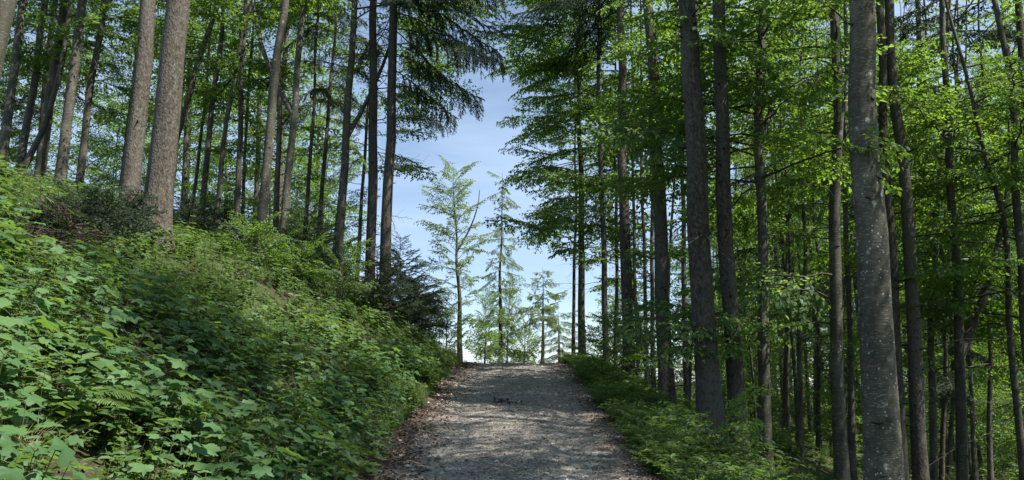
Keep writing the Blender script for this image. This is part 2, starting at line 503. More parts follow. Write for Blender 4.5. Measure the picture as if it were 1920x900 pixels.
# ------------------------------------------------------------------ branch library (every branch starts at the origin and grows along +X)
def beech_branch(L, seed, leaf=0.075, fine=True, space=0.05, dens=1.0, twig_side=3):
    r = np.random.default_rng(seed)
    g = Geo()
    n = 9
    s = np.linspace(0, 1, n)
    P = np.stack([s * L, np.cumsum(r.normal(0, .035, n)) * L * .4, L * (0.16 * s - 0.20 * s ** 2.2) + np.cumsum(r.normal(0, .008, n)) * L], 1)
    P[0] = 0
    tube(g, P, 0.006 * L * (1 - .9 * s) + .0015, 5, 1)
    twigs = []
    def along(Q, t):
        k = t * (len(Q) - 1)
        return np.stack([np.interp(k, np.arange(len(Q)), Q[:, i]) for i in range(3)], -1)
    step = 0.14 / dens
    side = 1
    t = 0.16 + .1 * r.random()
    while t < 0.985:
        p = along(P, np.array(t))
        d0 = norm(along(P, np.array(min(t + .04, 1))) - along(P, np.array(max(t - .04, 0))))
        ln = (0.46 * (1 - t) * L + .16) * r.uniform(.7, 1.25) * min(1, .45 + 1.6 * t)
        ang = side * r.uniform(.65, 1.0)
        d = rotz(ang) @ d0
        d[2] += r.normal(.02, .13)
        d = norm(d)
        m = 5
        q = np.linspace(0, 1, m)
        curl = -side * .25 * ln * q ** 2
        Q = p + q[:, None] * ln * d + curl[:, None] * np.array([d[1], -d[0], 0]) * -1 * .6
        Q[:, 2] -= .16 * ln * q ** 2
        twigs.append(Q)
        if ln > .35:
            sd = 1
            for tt in np.arange(.28, .95, .17 / ln / dens * .8):
                pp = along(Q, np.array(tt))
                dd = rotz(sd * r.uniform(.6, .95)) @ d
                dd[2] += r.normal(0, .18); dd = norm(dd)
                l2 = min(.34, (1 - tt) * ln * .55 + .08) * r.uniform(.7, 1.2)
                q3 = np.linspace(0, 1, 4)
                T = pp + q3[:, None] * l2 * dd
                T[:, 2] -= .12 * l2 * q3 ** 2
                twigs.append(T)
                sd = -sd
        side = -side
        t += step / L * r.uniform(.75, 1.3)
    twigs.append(P[int(n * .72):])
    LP, LD, LN = [], [], []
    for Q in twigs:
        seg = np.linalg.norm(np.diff(Q, axis=0), axis=1).sum()
        tube(g, Q, np.linspace(.0035, .0012, len(Q)), twig_side, 1)
        k = max(2, int(seg / space))
        tt = (np.arange(k) + r.random(k) * .6 + .3) / k
        tt = np.clip(tt, .05, 1)
        p = along(Q, tt)
        d = norm(along(Q, np.clip(tt + .05, 0, 1)) - along(Q, np.clip(tt - .05, 0, 1)))
        sg = np.where(np.arange(k) % 2, 1, -1) * r.uniform(.55, 1.05, k)
        c, s_ = np.cos(sg), np.sin(sg)
        dd = np.stack([d[:, 0] * c - d[:, 1] * s_, d[:, 0] * s_ + d[:, 1] * c, d[:, 2] - .25 + r.normal(0, .22, k)], 1)
        nn = np.stack([r.normal(0, .45, k), r.normal(0, .45, k), np.ones(k)], 1)
        LP.append(p); LD.append(dd); LN.append(nn)
    LP, LD, LN = map(np.concatenate, (LP, LD, LN))
    ll = leaf * r.uniform(.65, 1.2, len(LP))
    leaves(g, LP, LD, LN, ll, ll * r.uniform(.56, .70, len(LP)), 0, fine)
    return g.pack()

def spruce_branch(L, seed, droop=.35, hang=.9, nl=.05, nstep=.018, tw=.11):
    """Drooping spruce branch with curtains of hanging side shoots."""
    r = np.random.default_rng(seed)
    g = Geo()
    n = 10
    s = np.linspace(0, 1, n)
    P = np.stack([s * L * (1 - .12 * droop * s), np.cumsum(r.normal(0, .02, n)) * L * .3, L * (-droop * s ** 1.3 + .22 * droop * s ** 3.5)], 1)
    P[0] = 0
    tube(g, P, .007 * L * (1 - .88 * s) + .002, 5, 1)
    ax = np.arange(n)
    NP, ND = [], []
    def dress(Q, step):
        seg = np.linalg.norm(np.diff(Q, axis=0), axis=1).sum()
        k = max(3, int(seg / step))
        kk = np.repeat(np.linspace(.04, 1, k), 3) * (len(Q) - 1)
        p = np.stack([np.interp(kk, np.arange(len(Q)), Q[:, i]) for i in range(3)], -1)
        d = norm(Q[-1] - Q[0]) * 1.0
        o = r.normal(0, 1, (len(kk), 3)); o -= (o @ d)[:, None] * d
        NP.append(p); ND.append(norm(d * .95 + norm(o) * .62))
    t = .14
    side = 1
    while t < .99:
        k = t * (n - 1)
        p = np.array([np.interp(k, ax, P[:, i]) for i in range(3)])
        ln = (.10 + .34 * math.sin(min(1, t * 1.15) * math.pi * .8)) * min(L, 2.6) * .62 * r.uniform(.6, 1.3)
        d = np.array([r.uniform(.35, .9), side * r.uniform(.45, 1.0), 0]); d = norm(d)
        q = np.linspace(0, 1, 6)
        h = hang * r.uniform(.6, 1.2)
        Q = p + (q * (1 - .35 * h * q))[:, None] * ln * d
        Q[:, 2] -= ln * (.15 * q + .62 * h * q ** 1.8)
        tube(g, Q, np.linspace(.004, .0015, 6), 3, 1)
        dress(Q, nstep)
        for tt in (.3, .5, .7, .85):
            if ln > .28:
                pp = np.array([np.interp(tt * 5, np.arange(6), Q[:, i]) for i in range(3)])
                for sd in (-1, 1):
                    l2 = ln * .38 * (1.15 - tt) * r.uniform(.6, 1.3) + .04
                    d2 = norm(np.array([d[0] * .5 - sd * d[1] * .7, d[1] * .5 + sd * d[0] * .7, -.75 * h + r.normal(0, .15)]))
                    dress(np.stack([pp, pp + d2 * l2 * .5, pp + d2 * l2 + np.array([0, 0, -.08 * l2])]), nstep)
        side = -side
        t += tw / L * r.uniform(.7, 1.3)
    dress(P[int(n * .45):], nstep)
    NP, ND = np.concatenate(NP), np.concatenate(ND)
    ln = nl * r.uniform(.6, 1.2, len(NP))
    leaves(g, NP, ND, r.normal(0, 1, (len(NP), 3)), ln, ln * .24, 0, False, .1, .05)
    return g.pack()

def dead_branch(L, seed, up=-.1, sub=7, r0=.008, mat=0):
    r = np.random.default_rng(seed)
    g = Geo()
    n = 9
    s = np.linspace(0, 1, n)
    P = np.stack([s * L, np.cumsum(r.normal(0, .03, n)) * L * .5, L * (up * s - .10 * s ** 2) + np.cumsum(r.normal(0, .012, n)) * L], 1); P[0] = 0
    tube(g, P, r0 * (1 - .85 * s) + .0015, 5, mat)
    for t in np.linspace(.22, .95, sub):
        k = t * (n - 1)
        p = np.array([np.interp(k, np.arange(n), P[:, i]) for i in range(3)])
        l2 = L * (.10 + .30 * (1 - t)) * r.uniform(.5, 1.4)
        d = norm(np.array([r.uniform(.3, .9), r.choice([-1, 1]) * r.uniform(.4, 1), r.normal(-.15, .25)]))
        q = np.linspace(0, 1, 5)
        Q = p + q[:, None] * l2 * d + np.cumsum(r.normal(0, .02, (5, 3)), 0) * l2
        Q[:, 2] -= .18 * l2 * q ** 2
        Q[0] = p
        tube(g, Q, np.linspace(r0 * .45, .001, 5), 3, mat)
        for tt in (.45, .75):
            d3 = norm(d + r.normal(0, .5, 3)); a = p + (Q[-1] - p) * tt
            tube(g, np.stack([a, a + d3 * l2 * .18, a + d3 * l2 * .35]), [.002, .0015, .0008], 3, mat)
    return g.pack()

BEECH = [beech_branch(L, 100 + i, .078, True, .046, 1.3) for i, L in enumerate((1.3, 1.8, 2.3, 2.8, 3.3, 2.0))]
BEECH_L = [1.3, 1.8, 2.3, 2.8, 3.3, 2.0]
BEECH_MID = [beech_branch(L, 140 + i, .10, False, .075, 1.0) for i, L in enumerate((1.6, 2.2, 2.8, 3.4))]
BEECH_MID_L = [1.6, 2.2, 2.8, 3.4]
BEECH_TOP = [beech_branch(L, 160 + i, .15, False, .13, .6) for i, L in enumerate((2.0, 2.8, 3.6))]
BEECH_TOP_L = [2.0, 2.8, 3.6]
SPRUCE = [spruce_branch(L, 200 + i, dr) for i, (L, dr) in enumerate(((1.6, .3), (2.2, .38), (2.8, .42), (3.3, .5)))]
SPRUCE_L = [1.6, 2.2, 2.8, 3.3]
SPRUCE_THIN = [spruce_branch(L, 270 + i, dr, 1.0, .075, .022, .12) for i, (L, dr) in enumerate(((.9, .1), (1.4, .25), (1.9, .35)))]
SPRUCE_THIN_L = [.9, 1.4, 1.9]
SPRUCE_TOP = [spruce_branch(L, 220 + i, dr, .7, .12, .06, .2) for i, (L, dr) in enumerate(((1.4, .2), (2.2, .3), (3.0, .35)))]
SPRUCE_TOP_L = [1.4, 2.2, 3.0]
DEAD = [dead_branch(L, 240 + i, up) for i, (L, up) in enumerate(((.9, -.05), (1.5, -.2), (2.2, -.3), (2.8, .1)))]
DEAD_L = [.9, 1.5, 2.2, 2.8]

def lib_meshes(name, lib, mats):
    return [g.mesh(name, mats) for g in lib]
BEECH_ME = lib_meshes('beech_branch', BEECH, [M['beech_leaf'], M['twig']])
SPRUCE_HANG = [spruce_branch(L, 290 + i, dr, 1.7, .05, .014, .075) for i, (L, dr) in enumerate(((1.8, .6), (2.5, .7), (3.1, .75)))]
SPRUCE_HANG_L = [1.8, 2.5, 3.1]
SPRUCE_ME = lib_meshes('spruce_branch', SPRUCE, [M['spruce_needle'], M['twig']])
HANG_ME = lib_meshes('spruce_branch', SPRUCE_HANG, [M['spruce_needle'], M['twig']])
DEAD_ME = lib_meshes('dead_branch', DEAD, [M['twig']])

def branch_matrix(az, pitch, roll=0.0):
    return rotz(az) @ roty(-pitch) @ rotx(roll)

def crown_geo(seed, z0, z1, rad, n, lib, libL, profile, pitch, axis=None, up_bias=None):
    """A crown round the z axis, z measured from the tree's foot. axis(z) -> (x, y) follows the trunk."""
    r = np.random.default_rng(seed)
    g = Geo()
    for k in range(n):
        t = (k + r.random()) / n
        z = z0 + (z1 - z0) * t
        want = rad * profile(t) * r.uniform(.7, 1.2)
        i = int(np.argmin(np.abs(np.array(libL) - want)))
        if r.random() < .3: i = r.integers(len(lib))
        sc = np.clip(want / libL[i], .55, 1.35)
        az = k * 2.399963 + r.normal(0, .35)
        pt = pitch(t) + r.normal(0, .14)
        x, y = axis(z) if axis else (0, 0)
        g.merge(lib[i], branch_matrix(az, pt, r.normal(0, .38)) * sc, (x, y, z))
    return g.pack()

# ------------------------------------------------------------------ trunks
def trunk_geo(P, rad, kind, seed, sides=14, flare=True, stubs=0, scars=0):
    """P: centre line from the foot upwards; rad: radii."""
    r = np.random.default_rng(seed)
    g = Geo()
    P = np.asarray(P, float)
    zrel = P[:, 2] - P[0, 2]
    th = np.arange(sides) / sides * 2 * math.pi
    lob = np.ones((len(P), sides)) + r.normal(0, .018 if kind == 'spruce' else .010, (len(P), sides))
    ph = r.uniform(0, 6.28, 3)
    lob += .03 * np.sin(2 * th + ph[0])[None, :]
    if flare:
        f = np.exp(-zrel / .34)[:, None]
        lob += f * (.50 + .34 * np.maximum(0, np.cos(3 * th + ph[1]))[None, :] + .14 * np.cos(5 * th + ph[2])[None, :])
    tube(g, P, rad, sides, 0, True, lob)
    def at(z):
        return np.array([np.interp(z, zrel, P[:, i]) for i in range(3)]), np.interp(z, zrel, rad)
    for k in range(stubs):
        z = r.uniform(1.0, min(12, zrel[-1] * .7))
        p, ra = at(z)
        a = r.uniform(0, 2 * math.pi)
        d = np.array([math.cos(a), math.sin(a), r.uniform(-.1, .35)])
        ln = r.choice([.03, .05, .10, .22]) * r.uniform(.7, 1.3)
        b = p + d * ra * .9
        tube(g, np.stack([b, b + d * ln * .5, b + d * ln]), [.018, .012, .006], 5, 1)
    for k in range(scars):
        z = r.uniform(.6, min(9, zrel[-1] * .6))
        p, ra = at(z)
        a = r.uniform(0, 2 * math.pi)
        q = np.linspace(-1, 1, 9)
        w = r.uniform(.15, .5); sk = r.uniform(-.35, .35); dp = r.uniform(-.5, 1.0)
        if k % 2 == 0: a = -math.pi / 2 + r.uniform(-1.0, 1.0)
        Q = np.stack([p[0] + (ra + .002) * np.cos(a + q * w), p[1] + (ra + .002) * np.sin(a + q * w), p[2] - dp * .16 * ra * np.abs(q) ** 1.4 + sk * ra * q * .4 + r.normal(0, .004, 9)], 1)
        tube(g, Q, .001 + .010 * (1 - q ** 2) * r.uniform(.4, 1.2) * r.uniform(.6, 1.2, 9), 5, 1)
    return g.pack()

# ------------------------------------------------------------------ ground and path
def warp_axis(lo, hi, near_lo, near_hi, step, growth):
    mid = list(np.arange(near_lo, near_hi + 1e-6, step))
    a, s = near_hi, step
    up = []
    while a < hi:
        s *= growth; a += s; up.append(min(a, hi))
    a, s = near_lo, step
    dn = []
    while a > lo:
        s *= growth; a -= s; dn.append(max(a, lo))
    return np.array(dn[::-1] + mid + up)

gx = warp_axis(-8000, 8000, -14, 14, .22, 1.16)
gy = warp_axis(-4000, 9000, -3, 30, .25, 1.14)
X, Y = np.meshgrid(gx, gy, indexing='ij')
Zg = ground_z(X, Y)
Zg = Zg - .06 * (np.abs(X) < PATH_HALF + .05) * (Y > -20) * (Y < 31)
g = Geo()
nx, ny = len(gx), len(gy)
ii, jj = np.meshgrid(np.arange(nx - 1), np.arange(ny - 1), indexing='ij')
b = (ii * ny + jj).ravel()
g.add(np.stack([X, Y, Zg], -1).reshape(-1, 3), np.stack([b, b + ny, b + ny + 1, b + 1], 1), 0, True)
tag(link('ground', g.mesh('ground', [M['ground']])), 'dark forest floor sloping down beside the gravel path', 'ground', kind='structure')

g = Geo()
py = np.arange(-12, 30, .12)
pu = np.linspace(-1, 1, 33)
PX = np.zeros((len(pu), len(py))); PY = np.zeros_like(PX)
for k, u in enumerate(pu):
    w = PATH_HALF + .34 + np.where(u < 0, edge_wobble(py), edge_wobble(py + 13))
    PX[k] = u * w; PY[k] = py
PZ = ground_z(PX, PY) + .012 - .035 * smooth(.86, 1.0, np.abs(pu))[:, None]
b = (np.arange(len(pu) - 1)[:, None] * len(py) + np.arange(len(py) - 1)[None, :]).ravel()
g.add(np.stack([PX, PY, PZ], -1).reshape(-1, 3), np.stack([b, b + len(py), b + len(py) + 1, b + 1], 1), 0, True)
tag(link('path', g.mesh('path', [M['path']])), 'grey gravel forest track climbing to a crest', 'path', kind='structure')

# ------------------------------------------------------------------ trees
def on_ground(x, y):
    return float(ground_z(x, y))

def spine(px, d, H, seed, wiggle=.02):
    """Centre line of a trunk that passes the photograph's pixels at depth d, from the ground to height H."""
    r = np.random.default_rng(seed)
    W = [pix(u, v, d + (dd if len(q) else 0)) for (u, v, *q) in px for dd in [q[0] if q else 0]]
    W = np.array(W)                                    # bottom first
    lo, dirn = W[0], norm(W[1] - W[0])
    dirn = dirn / dirn[2]
    # slide along the first stretch to the ground
    zs = np.linspace(lo[2] + 3, lo[2] - 8, 600)
    pts = lo + (zs - lo[2])[:, None] * dirn
    gz = ground_z(pts[:, 0], pts[:, 1])
    hit = np.argmax(zs < gz)
    foot = pts[hit] - np.array([0, 0, .10])
    W = W[W[:, 2] > foot[2] + .6]
    top_d = norm(W[-1] - (W[-2] if len(W) > 1 else foot)); top_d = top_d / top_d[2]
    zt = foot[2] + H
    ctrl = [foot] + list(W)
    last = W[-1]
    for f in (.33, .66, 1.0):
        k = (zt - last[2]) * f
        ctrl.append(last + np.array([top_d[0] * k * (1 - .35 * f), top_d[1] * k, k]))
    ctrl = np.array(ctrl)
    zz = np.concatenate([foot[2] + np.array([0, .08, .18, .32, .5, .8]), np.linspace(foot[2] + 1.2, zt, 26)])
    P = np.stack([np.interp(zz, ctrl[:, 2], ctrl[:, 0]), np.interp(zz, ctrl[:, 2], ctrl[:, 1]), zz], 1)
    amp = wiggle * np.clip((zz - foot[2]) / 3, 0, 1.5)
    ph = r.uniform(0, 6.28, 4)
    P[:, 0] += amp * (np.sin(zz * .9 + ph[0]) + .6 * np.sin(zz * 2.1 + ph[1]))
    P[:, 1] += amp * (np.sin(zz * .8 + ph[2]) + .6 * np.sin(zz * 1.9 + ph[3]))
    return P

def tree(kind, px, wpx, d, H, label, seed, crown=None, low=(), dead=0, forks=(), group=None, wiggle=.02, stubs=14, z_w=450, taper=1.1, cat='tree'):
    """One tree: trunk, crown and the lower branches that show as parts."""
    r = np.random.default_rng(seed)
    P = spine(px, d, H, seed, wiggle)
    foot = P[0].copy()
    Q = P - foot
    r0 = wpx * d / F / 2 * .90
    hw = max(.3, pix(px[0][0], px[0][1], d)[2] - foot[2])
    rad = r0 * ((1 - np.clip(Q[:, 2] / (H * 1.04), 0, 1)) ** taper) / ((1 - min(.9, hw / (H * 1.04))) ** taper)
    t = thing(kind + '_tree', label, cat, foot, group)
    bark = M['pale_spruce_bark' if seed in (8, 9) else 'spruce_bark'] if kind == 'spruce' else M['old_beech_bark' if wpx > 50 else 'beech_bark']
    tg = trunk_geo(Q, rad, kind, seed, 18 if wpx > 30 else 12, stubs=stubs if kind == 'spruce' else 0, scars=(18 if wpx > 50 else 8) if kind == 'beech' and wpx > 20 else 0)
    def axis(z):
        return np.interp(z, Q[:, 2], Q[:, 0]), np.interp(z, Q[:, 2], Q[:, 1])
    for (z, az, ln, rr) in forks:
        a = np.array([*axis(z), z])
        q = np.linspace(0, 1, 8)
        B = a + np.stack([ln * .34 * math.cos(az) * np.sin(q * 1.5), ln * .34 * math.sin(az) * np.sin(q * 1.5), ln * (.80 * q + .15 * q ** 2)], 1)
        tube(tg, B, rr * (1 - .7 * q), 8, 0)
    link('trunk', tg.mesh('trunk', [bark, M['scar']]), t)
    if crown is None:
        z0 = 18.5 if seed in (68, 70, 71) else max(9.0, H * .40)
        if kind == 'spruce':
            crown = dict(z0=z0, n=9 if seed in (68, 70, 71) else 14, rad=2.2, lib=SPRUCE_TOP, L=SPRUCE_TOP_L, prof=lambda s: 1.15 - .9 * s, pitch=lambda s: -.05)
        else:
            crown = dict(z0=z0, n=4 if seed in (72, 73, 75) else 8, rad=3.0, lib=BEECH_TOP, L=BEECH_TOP_L, prof=lambda s: .55 + .75 * math.sin(min(1, s * 1.1) * 2.6), pitch=lambda s: .25 + .6 * s)
    if crown:
        c = crown
        cg = crown_geo(seed + 5, c['z0'], c.get('z1', H * .98), c['rad'], c['n'], c['lib'], c['L'], c['prof'], c['pitch'], axis)
        leafm = c.get('mat', M['spruce_needle'] if kind == 'spruce' else M['beech_leaf'])
        link('crown', cg.mesh('crown', [leafm, M['twig']]), t)
    for spec in low:
        z, az, ln = spec[:3]
        pt = spec[3] if len(spec) > 3 else .08
        lk = spec[4] if len(spec) > 4 else kind
        me, LL = {'beech': (BEECH_ME, BEECH_L), 'spruce': (SPRUCE_ME, SPRUCE_L), 'hang': (HANG_ME, SPRUCE_HANG_L)}[lk]
        i = int(np.argmin(np.abs(np.array(LL) - ln * r.uniform(.8, 1.2))))
        s = ln / LL[i]
        link('branch', me[i], t, (*axis(z), z), Matrix(branch_matrix(az, pt, r.normal(0, .38 if lk == 'beech' else .12)).tolist()).to_euler(), (s, s, s))
    for k in range(dead):
        z = r.uniform(2.0, 8.0)
        i = r.integers(len(DEAD_ME))
        s = r.uniform(.6, 1.2)
        link('dead_branch', DEAD_ME[i], t, (*axis(z), z), Matrix(branch_matrix(r.uniform(0, 6.28), r.normal(-.1, .2), r.uniform(0, 6)).tolist()).to_euler(), (s, s, s))
    return t

def spread(n, z0, z1, a0, a1, l0, l1, seed, pitch=.08):
    """n lower branches between heights z0 and z1 and compass angles a0 and a1 (degrees, 0 = right, 90 = ahead)."""
    r = np.random.default_rng(seed)
    return [(z0 + (z1 - z0) * (k + r.random()) / n, R(r.uniform(a0, a1)), r.uniform(l0, l1), pitch + r.normal(0, .10)) for k in range(n)]

def lo_crown(z0, n, rad, **kw):
    d = dict(z0=z0, n=n, rad=rad, lib=BEECH_MID, L=BEECH_MID_L, prof=lambda s: .6 + .6 * math.sin(min(1, s * 1.05 + .1) * 2.7), pitch=lambda s: .12 + .65 * s)
    d.update(kw); return d

S, B = 'spruce', 'beech'
# ---- left of the path
tree(B, [(-34, 200), (8, 0)], 46, 10.5, 22, 'pale smooth trunk cut off by the upper left edge of the picture', 1)
tree(B, [(5, 290), (45, 0)], 19, 17, 22, 'dark trunk second in from the upper left edge, on the bank ridge', 2, low=spread(16, 4, 9.5, 0, 360, 1.5, 2.7, 2))
tree(B, [(37, 315), (64, 150), (86, 0)], 17, 19, 21, 'dark straight trunk left of the leaning pale sapling on the bank ridge', 3, low=spread(16, 4, 9.5, 0, 360, 1.5, 2.7, 3))
tree(B, [(45, 318), (84, 238), (118, 100), (128, 0)], 13, 17.5, 15, 'thin pale trunk that leans hard to the right on the bank ridge', 4, wiggle=.03)
tree(B, [(76, 320), (102, 130), (119, 0)], 20, 18, 22, 'dark trunk right of the thin leaning pale one on the bank ridge', 5, low=spread(16, 3.5, 9.5, 0, 360, 1.5, 2.7, 5))
tree(B, [(112, 335), (134, 170), (157, 0)], 23, 17, 22, 'stout dark trunk with a light right edge, left of the forked tree on the ridge', 6, low=spread(18, 3.5, 9.5, 0, 360, 1.5, 2.7, 6))
tree(B, [(150, 335), (162, 240), (185, 75), (192, 0)], 16, 18, 20, 'slim grey forked trunk whose side limb reaches up to the right', 7, forks=[(5.4, R(10), 2.6, .07)], low=spread(7, 3, 8, -60, 80, 1.5, 2.4, 7))
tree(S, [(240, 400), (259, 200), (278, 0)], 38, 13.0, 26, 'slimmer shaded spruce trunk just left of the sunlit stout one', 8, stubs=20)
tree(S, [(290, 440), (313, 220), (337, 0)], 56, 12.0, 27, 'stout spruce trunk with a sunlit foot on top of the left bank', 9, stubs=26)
tree(S, [(282, 400), (305, 130), (316, 0)], 20, 16, 24, 'dark trunk half hidden behind the stout sunlit spruce', 10)
tree(B, [(334, 245), (372, 120), (412, 0)], 13, 19, 17, 'dark trunk leaning steeply right behind the stout sunlit spruce', 11, low=spread(14, 3, 9.5, 0, 360, 1.5, 2.7, 11))
tree(B, [(357, 400), (383, 210), (398, 60)], 8, 22, 15, 'thinnest stem right of the stout sunlit spruce', 12, low=spread(14, 3, 9.5, 0, 360, 1.5, 2.7, 12))
tree(B, [(379, 400), (398, 200), (419, 0)], 13, 19, 20, 'slim dark trunk between the thinnest stem and the pale curved trunk', 13, low=spread(16, 3.5, 9.5, 0, 360, 1.5, 2.7, 13))
tree(B, [(409, 385), (434, 170), (450, 80), (470, 0)], 11, 18, 18, 'slim pale curved trunk bending right towards its top', 14, low=spread(16, 4, 9.5, 0, 360, 1.5, 2.7, 14), wiggle=.035)
tree(S, [(443, 450), (452, 230), (458, 0)], 13, 18, 21, 'straight dark spruce pole right of the pale curved trunk', 15, dead=6)
tree(B, [(453, 440), (464, 210), (472, 60)], 8, 21, 17, 'thin grey stem touching the straight dark spruce pole', 16, low=spread(16, 3, 9.5, 0, 360, 1.5, 2.7, 16))
tree(B, [(488, 450), (510, 210), (533, 0)], 22, 15, 22, 'smooth grey beech trunk leaning right at the middle of the bank top', 17, low=spread(5, 5.5, 9, 20, 200, 1.4, 2.2, 17))
tree(S, [(516, 450), (521, 280), (526, 100)], 12, 18, 21, 'dark slim trunk between two smooth leaning beeches', 18, dead=5)
tree(B, [(528, 470), (548, 230), (573, 0)], 17, 16, 21, 'smooth grey beech forking low, right of the dark slim trunk', 19, forks=[(3.3, R(165), 3.8, .07)], low=spread(5, 5, 9, -40, 200, 1.4, 2.2, 19))
def low_spruce(z0, n, rad, mat=None):
    c = dict(z0=z0, n=n, rad=rad, lib=SPRUCE[:3], L=SPRUCE_L[:3], prof=lambda s: 1.2 - .95 * s, pitch=lambda s: -.02 + .1 * s)
    if mat: c['mat'] = mat
    return c
tree(S, [(571, 445), (586, 220), (600, 0)], 9, 19, 17, 'slender spruce with dark hanging boughs left of the leaning pole', 20, crown=low_spruce(4.0, 46, 1.5))
tree(S, [(597, 450), (610, 300), (620, 150)], 10, 20, 16, 'leaning spruce pole with dark boughs near the twin-stemmed beech', 21, crown=low_spruce(4.5, 40, 1.5))
tree(B, [(633, 505), (648, 250), (668, 0)], 19, 17, 22, 'smooth twin-stemmed beech left of the pair of black spruce trunks', 22, forks=[(3.5, R(60), 6.0, .06)], low=spread(5, 5.5, 10, 60, 220, 1.6, 2.6, 22) + spread(14, 6.2, 10, -40, 50, 2.8, 4.2, 122, .05))
tree(B, [(669, 520), (679, 380), (688, 240)], 9, 22, 16, 'thin pale beech stem behind the pair of black spruce trunks', 23, low=spread(10, 3, 8, 90, 300, 1.4, 2.4, 23) + spread(9, 3.4, 6.5, -30, 40, 1.5, 2.4, 123, .02) + spread(12, 6.0, 10, -30, 40, 2.4, 3.8, 223, .05))
tree(S, [(694, 545), (698, 270), (703, 0)], 22, 17.5, 26, 'left one of the pair of straight black spruce trunks by the sky gap', 24, stubs=20, dead=9)
tree(S, [(722, 545), (730, 270), (738, 0)], 25, 17, 27, 'right one of the pair of straight black spruce trunks, with drooping boughs over the path', 25, stubs=20, dead=8,
     low=[(6.4, R(8), 2.3, .02, 'hang'), (7.0, R(-22), 2.4, .05, 'hang'), (6.0, R(30), 1.9, 0, 'hang'), (7.4, R(-2), 2.6, .10, 'hang'), (8.0, R(14), 2.7, .12, 'hang'), (8.6, R(-16), 2.7, .15, 'hang'), (7.8, R(-45), 2.5, 0), (7.0, R(55), 2.2, -.05), (8.3, R(25), 2.7, .02), (7.6, R(-75), 2.1, -.05), (8.9, R(-10), 2.9, .05), (7.4, R(120), 2.0, -.1), (5.3, R(-5), 1.5, -.30), (9.4, R(-30), 3.0, .05), (9.2, R(35), 2.9, .02), (10.0, R(5), 3.2, .08), (9.8, R(-50), 2.8, .0)])
# ---- beyond the crest, in the gap
thin = dict(lib=[BEECH[0], BEECH[1], BEECH[2]], L=BEECH_L[:3], mat=M['larch_leaf'])
tree(B, [(862, 672), (858, 450), (848, 330)], 12, 33, 9.3, 'slim sunlit beech standing alone at the left of the sky gap', 40, crown=lo_crown(2.4, 52, 1.35, **thin, prof=lambda s: (.6 + .7 * math.sin(s * 2.9)), pitch=lambda s: .3 + .5 * s), forks=[(5.6, R(0), 2.9, .05)], wiggle=.03)
tree(S, [(938, 675), (939, 500), (941, 345)], 10, 35, 9.9, 'tall narrow ragged conifer in the middle of the sky gap', 41, crown=dict(z0=1.2, n=84, rad=1.35, lib=SPRUCE[:2] + SPRUCE_THIN, L=SPRUCE_L[:2] + SPRUCE_THIN_L, prof=lambda s: (1.15 - .80 * s) * (.65 + .5 * math.sin(s * 23) ** 2), pitch=lambda s: -.05 + .3 * math.sin(s * 40), mat=M['larch_leaf']), stubs=0)
t_ = tree(S, [(1017, 678), (1018, 590), (1018, 500)], 8, 34, 5.2, 'short half-bare conifer with stub branches right of the tall ragged one', 42, crown=dict(z0=2.6, n=46, rad=1.3, lib=SPRUCE[:1] + SPRUCE_THIN, L=SPRUCE_L[:1] + SPRUCE_THIN_L, prof=lambda s: (1.1 - .75 * s) * (.6 + .5 * math.sin(s * 19) ** 2), pitch=lambda s: .1 + .25 * math.sin(s * 30), mat=M['larch_leaf']), stubs=0)
r_ = np.random.default_rng(77)
for k in range(14):
    s = r_.uniform(.35, .8)
    link('dead_branch', DEAD_ME[0], t_, (0, 0, r_.uniform(.9, 2.8)), (r_.uniform(0, 6), 0, r_.uniform(0, 6.28)), (s, s, s))
tree(S, [(1050, 690), (1049, 660), (1048, 640)], 7, 30, 2.6, 'small bushy sunlit spruce at the crest beside the right trunks', 43, crown=dict(z0=.25, n=46, rad=.75, lib=SPRUCE[:1], L=SPRUCE_L[:1], prof=lambda s: 1.1 - 1.0 * s, pitch=lambda s: .15, mat=M['larch_leaf']), stubs=0)
for k, (u, d, H, n, lab) in enumerate([(835, 29, 2.3, 22, 'low bluish leafy sapling left of the slim lone beech'), (908, 33, 3.4, 40, 'leafy sapling left of the foot of the tall ragged conifer'),
                                  (950, 36, 4.6, 60, 'tallest leafy sapling, crowding the foot of the tall ragged conifer'), (982, 37, 3.0, 30, 'leafy sapling between the ragged conifer and the half-bare one')]):
    tree(B, [(u, 690), (u + 2, 640), (u + 3, 600)], 4, d, H, lab, 50 + k, crown=lo_crown(.5, int(n * .7), 1.5, lib=BEECH[:2] + BEECH[5:], L=BEECH_L[:2] + BEECH_L[5:], mat=M['larch_leaf'] if k in (2, 3) else M['beech_leaf'], prof=lambda s: (1.0 - .5 * s) * (.5 + .7 * math.sin(s * 27 + 1) ** 2), pitch=lambda s: .45 + .5 * math.sin(s * 17) ** 2 + .4 * s), cat='sapling')

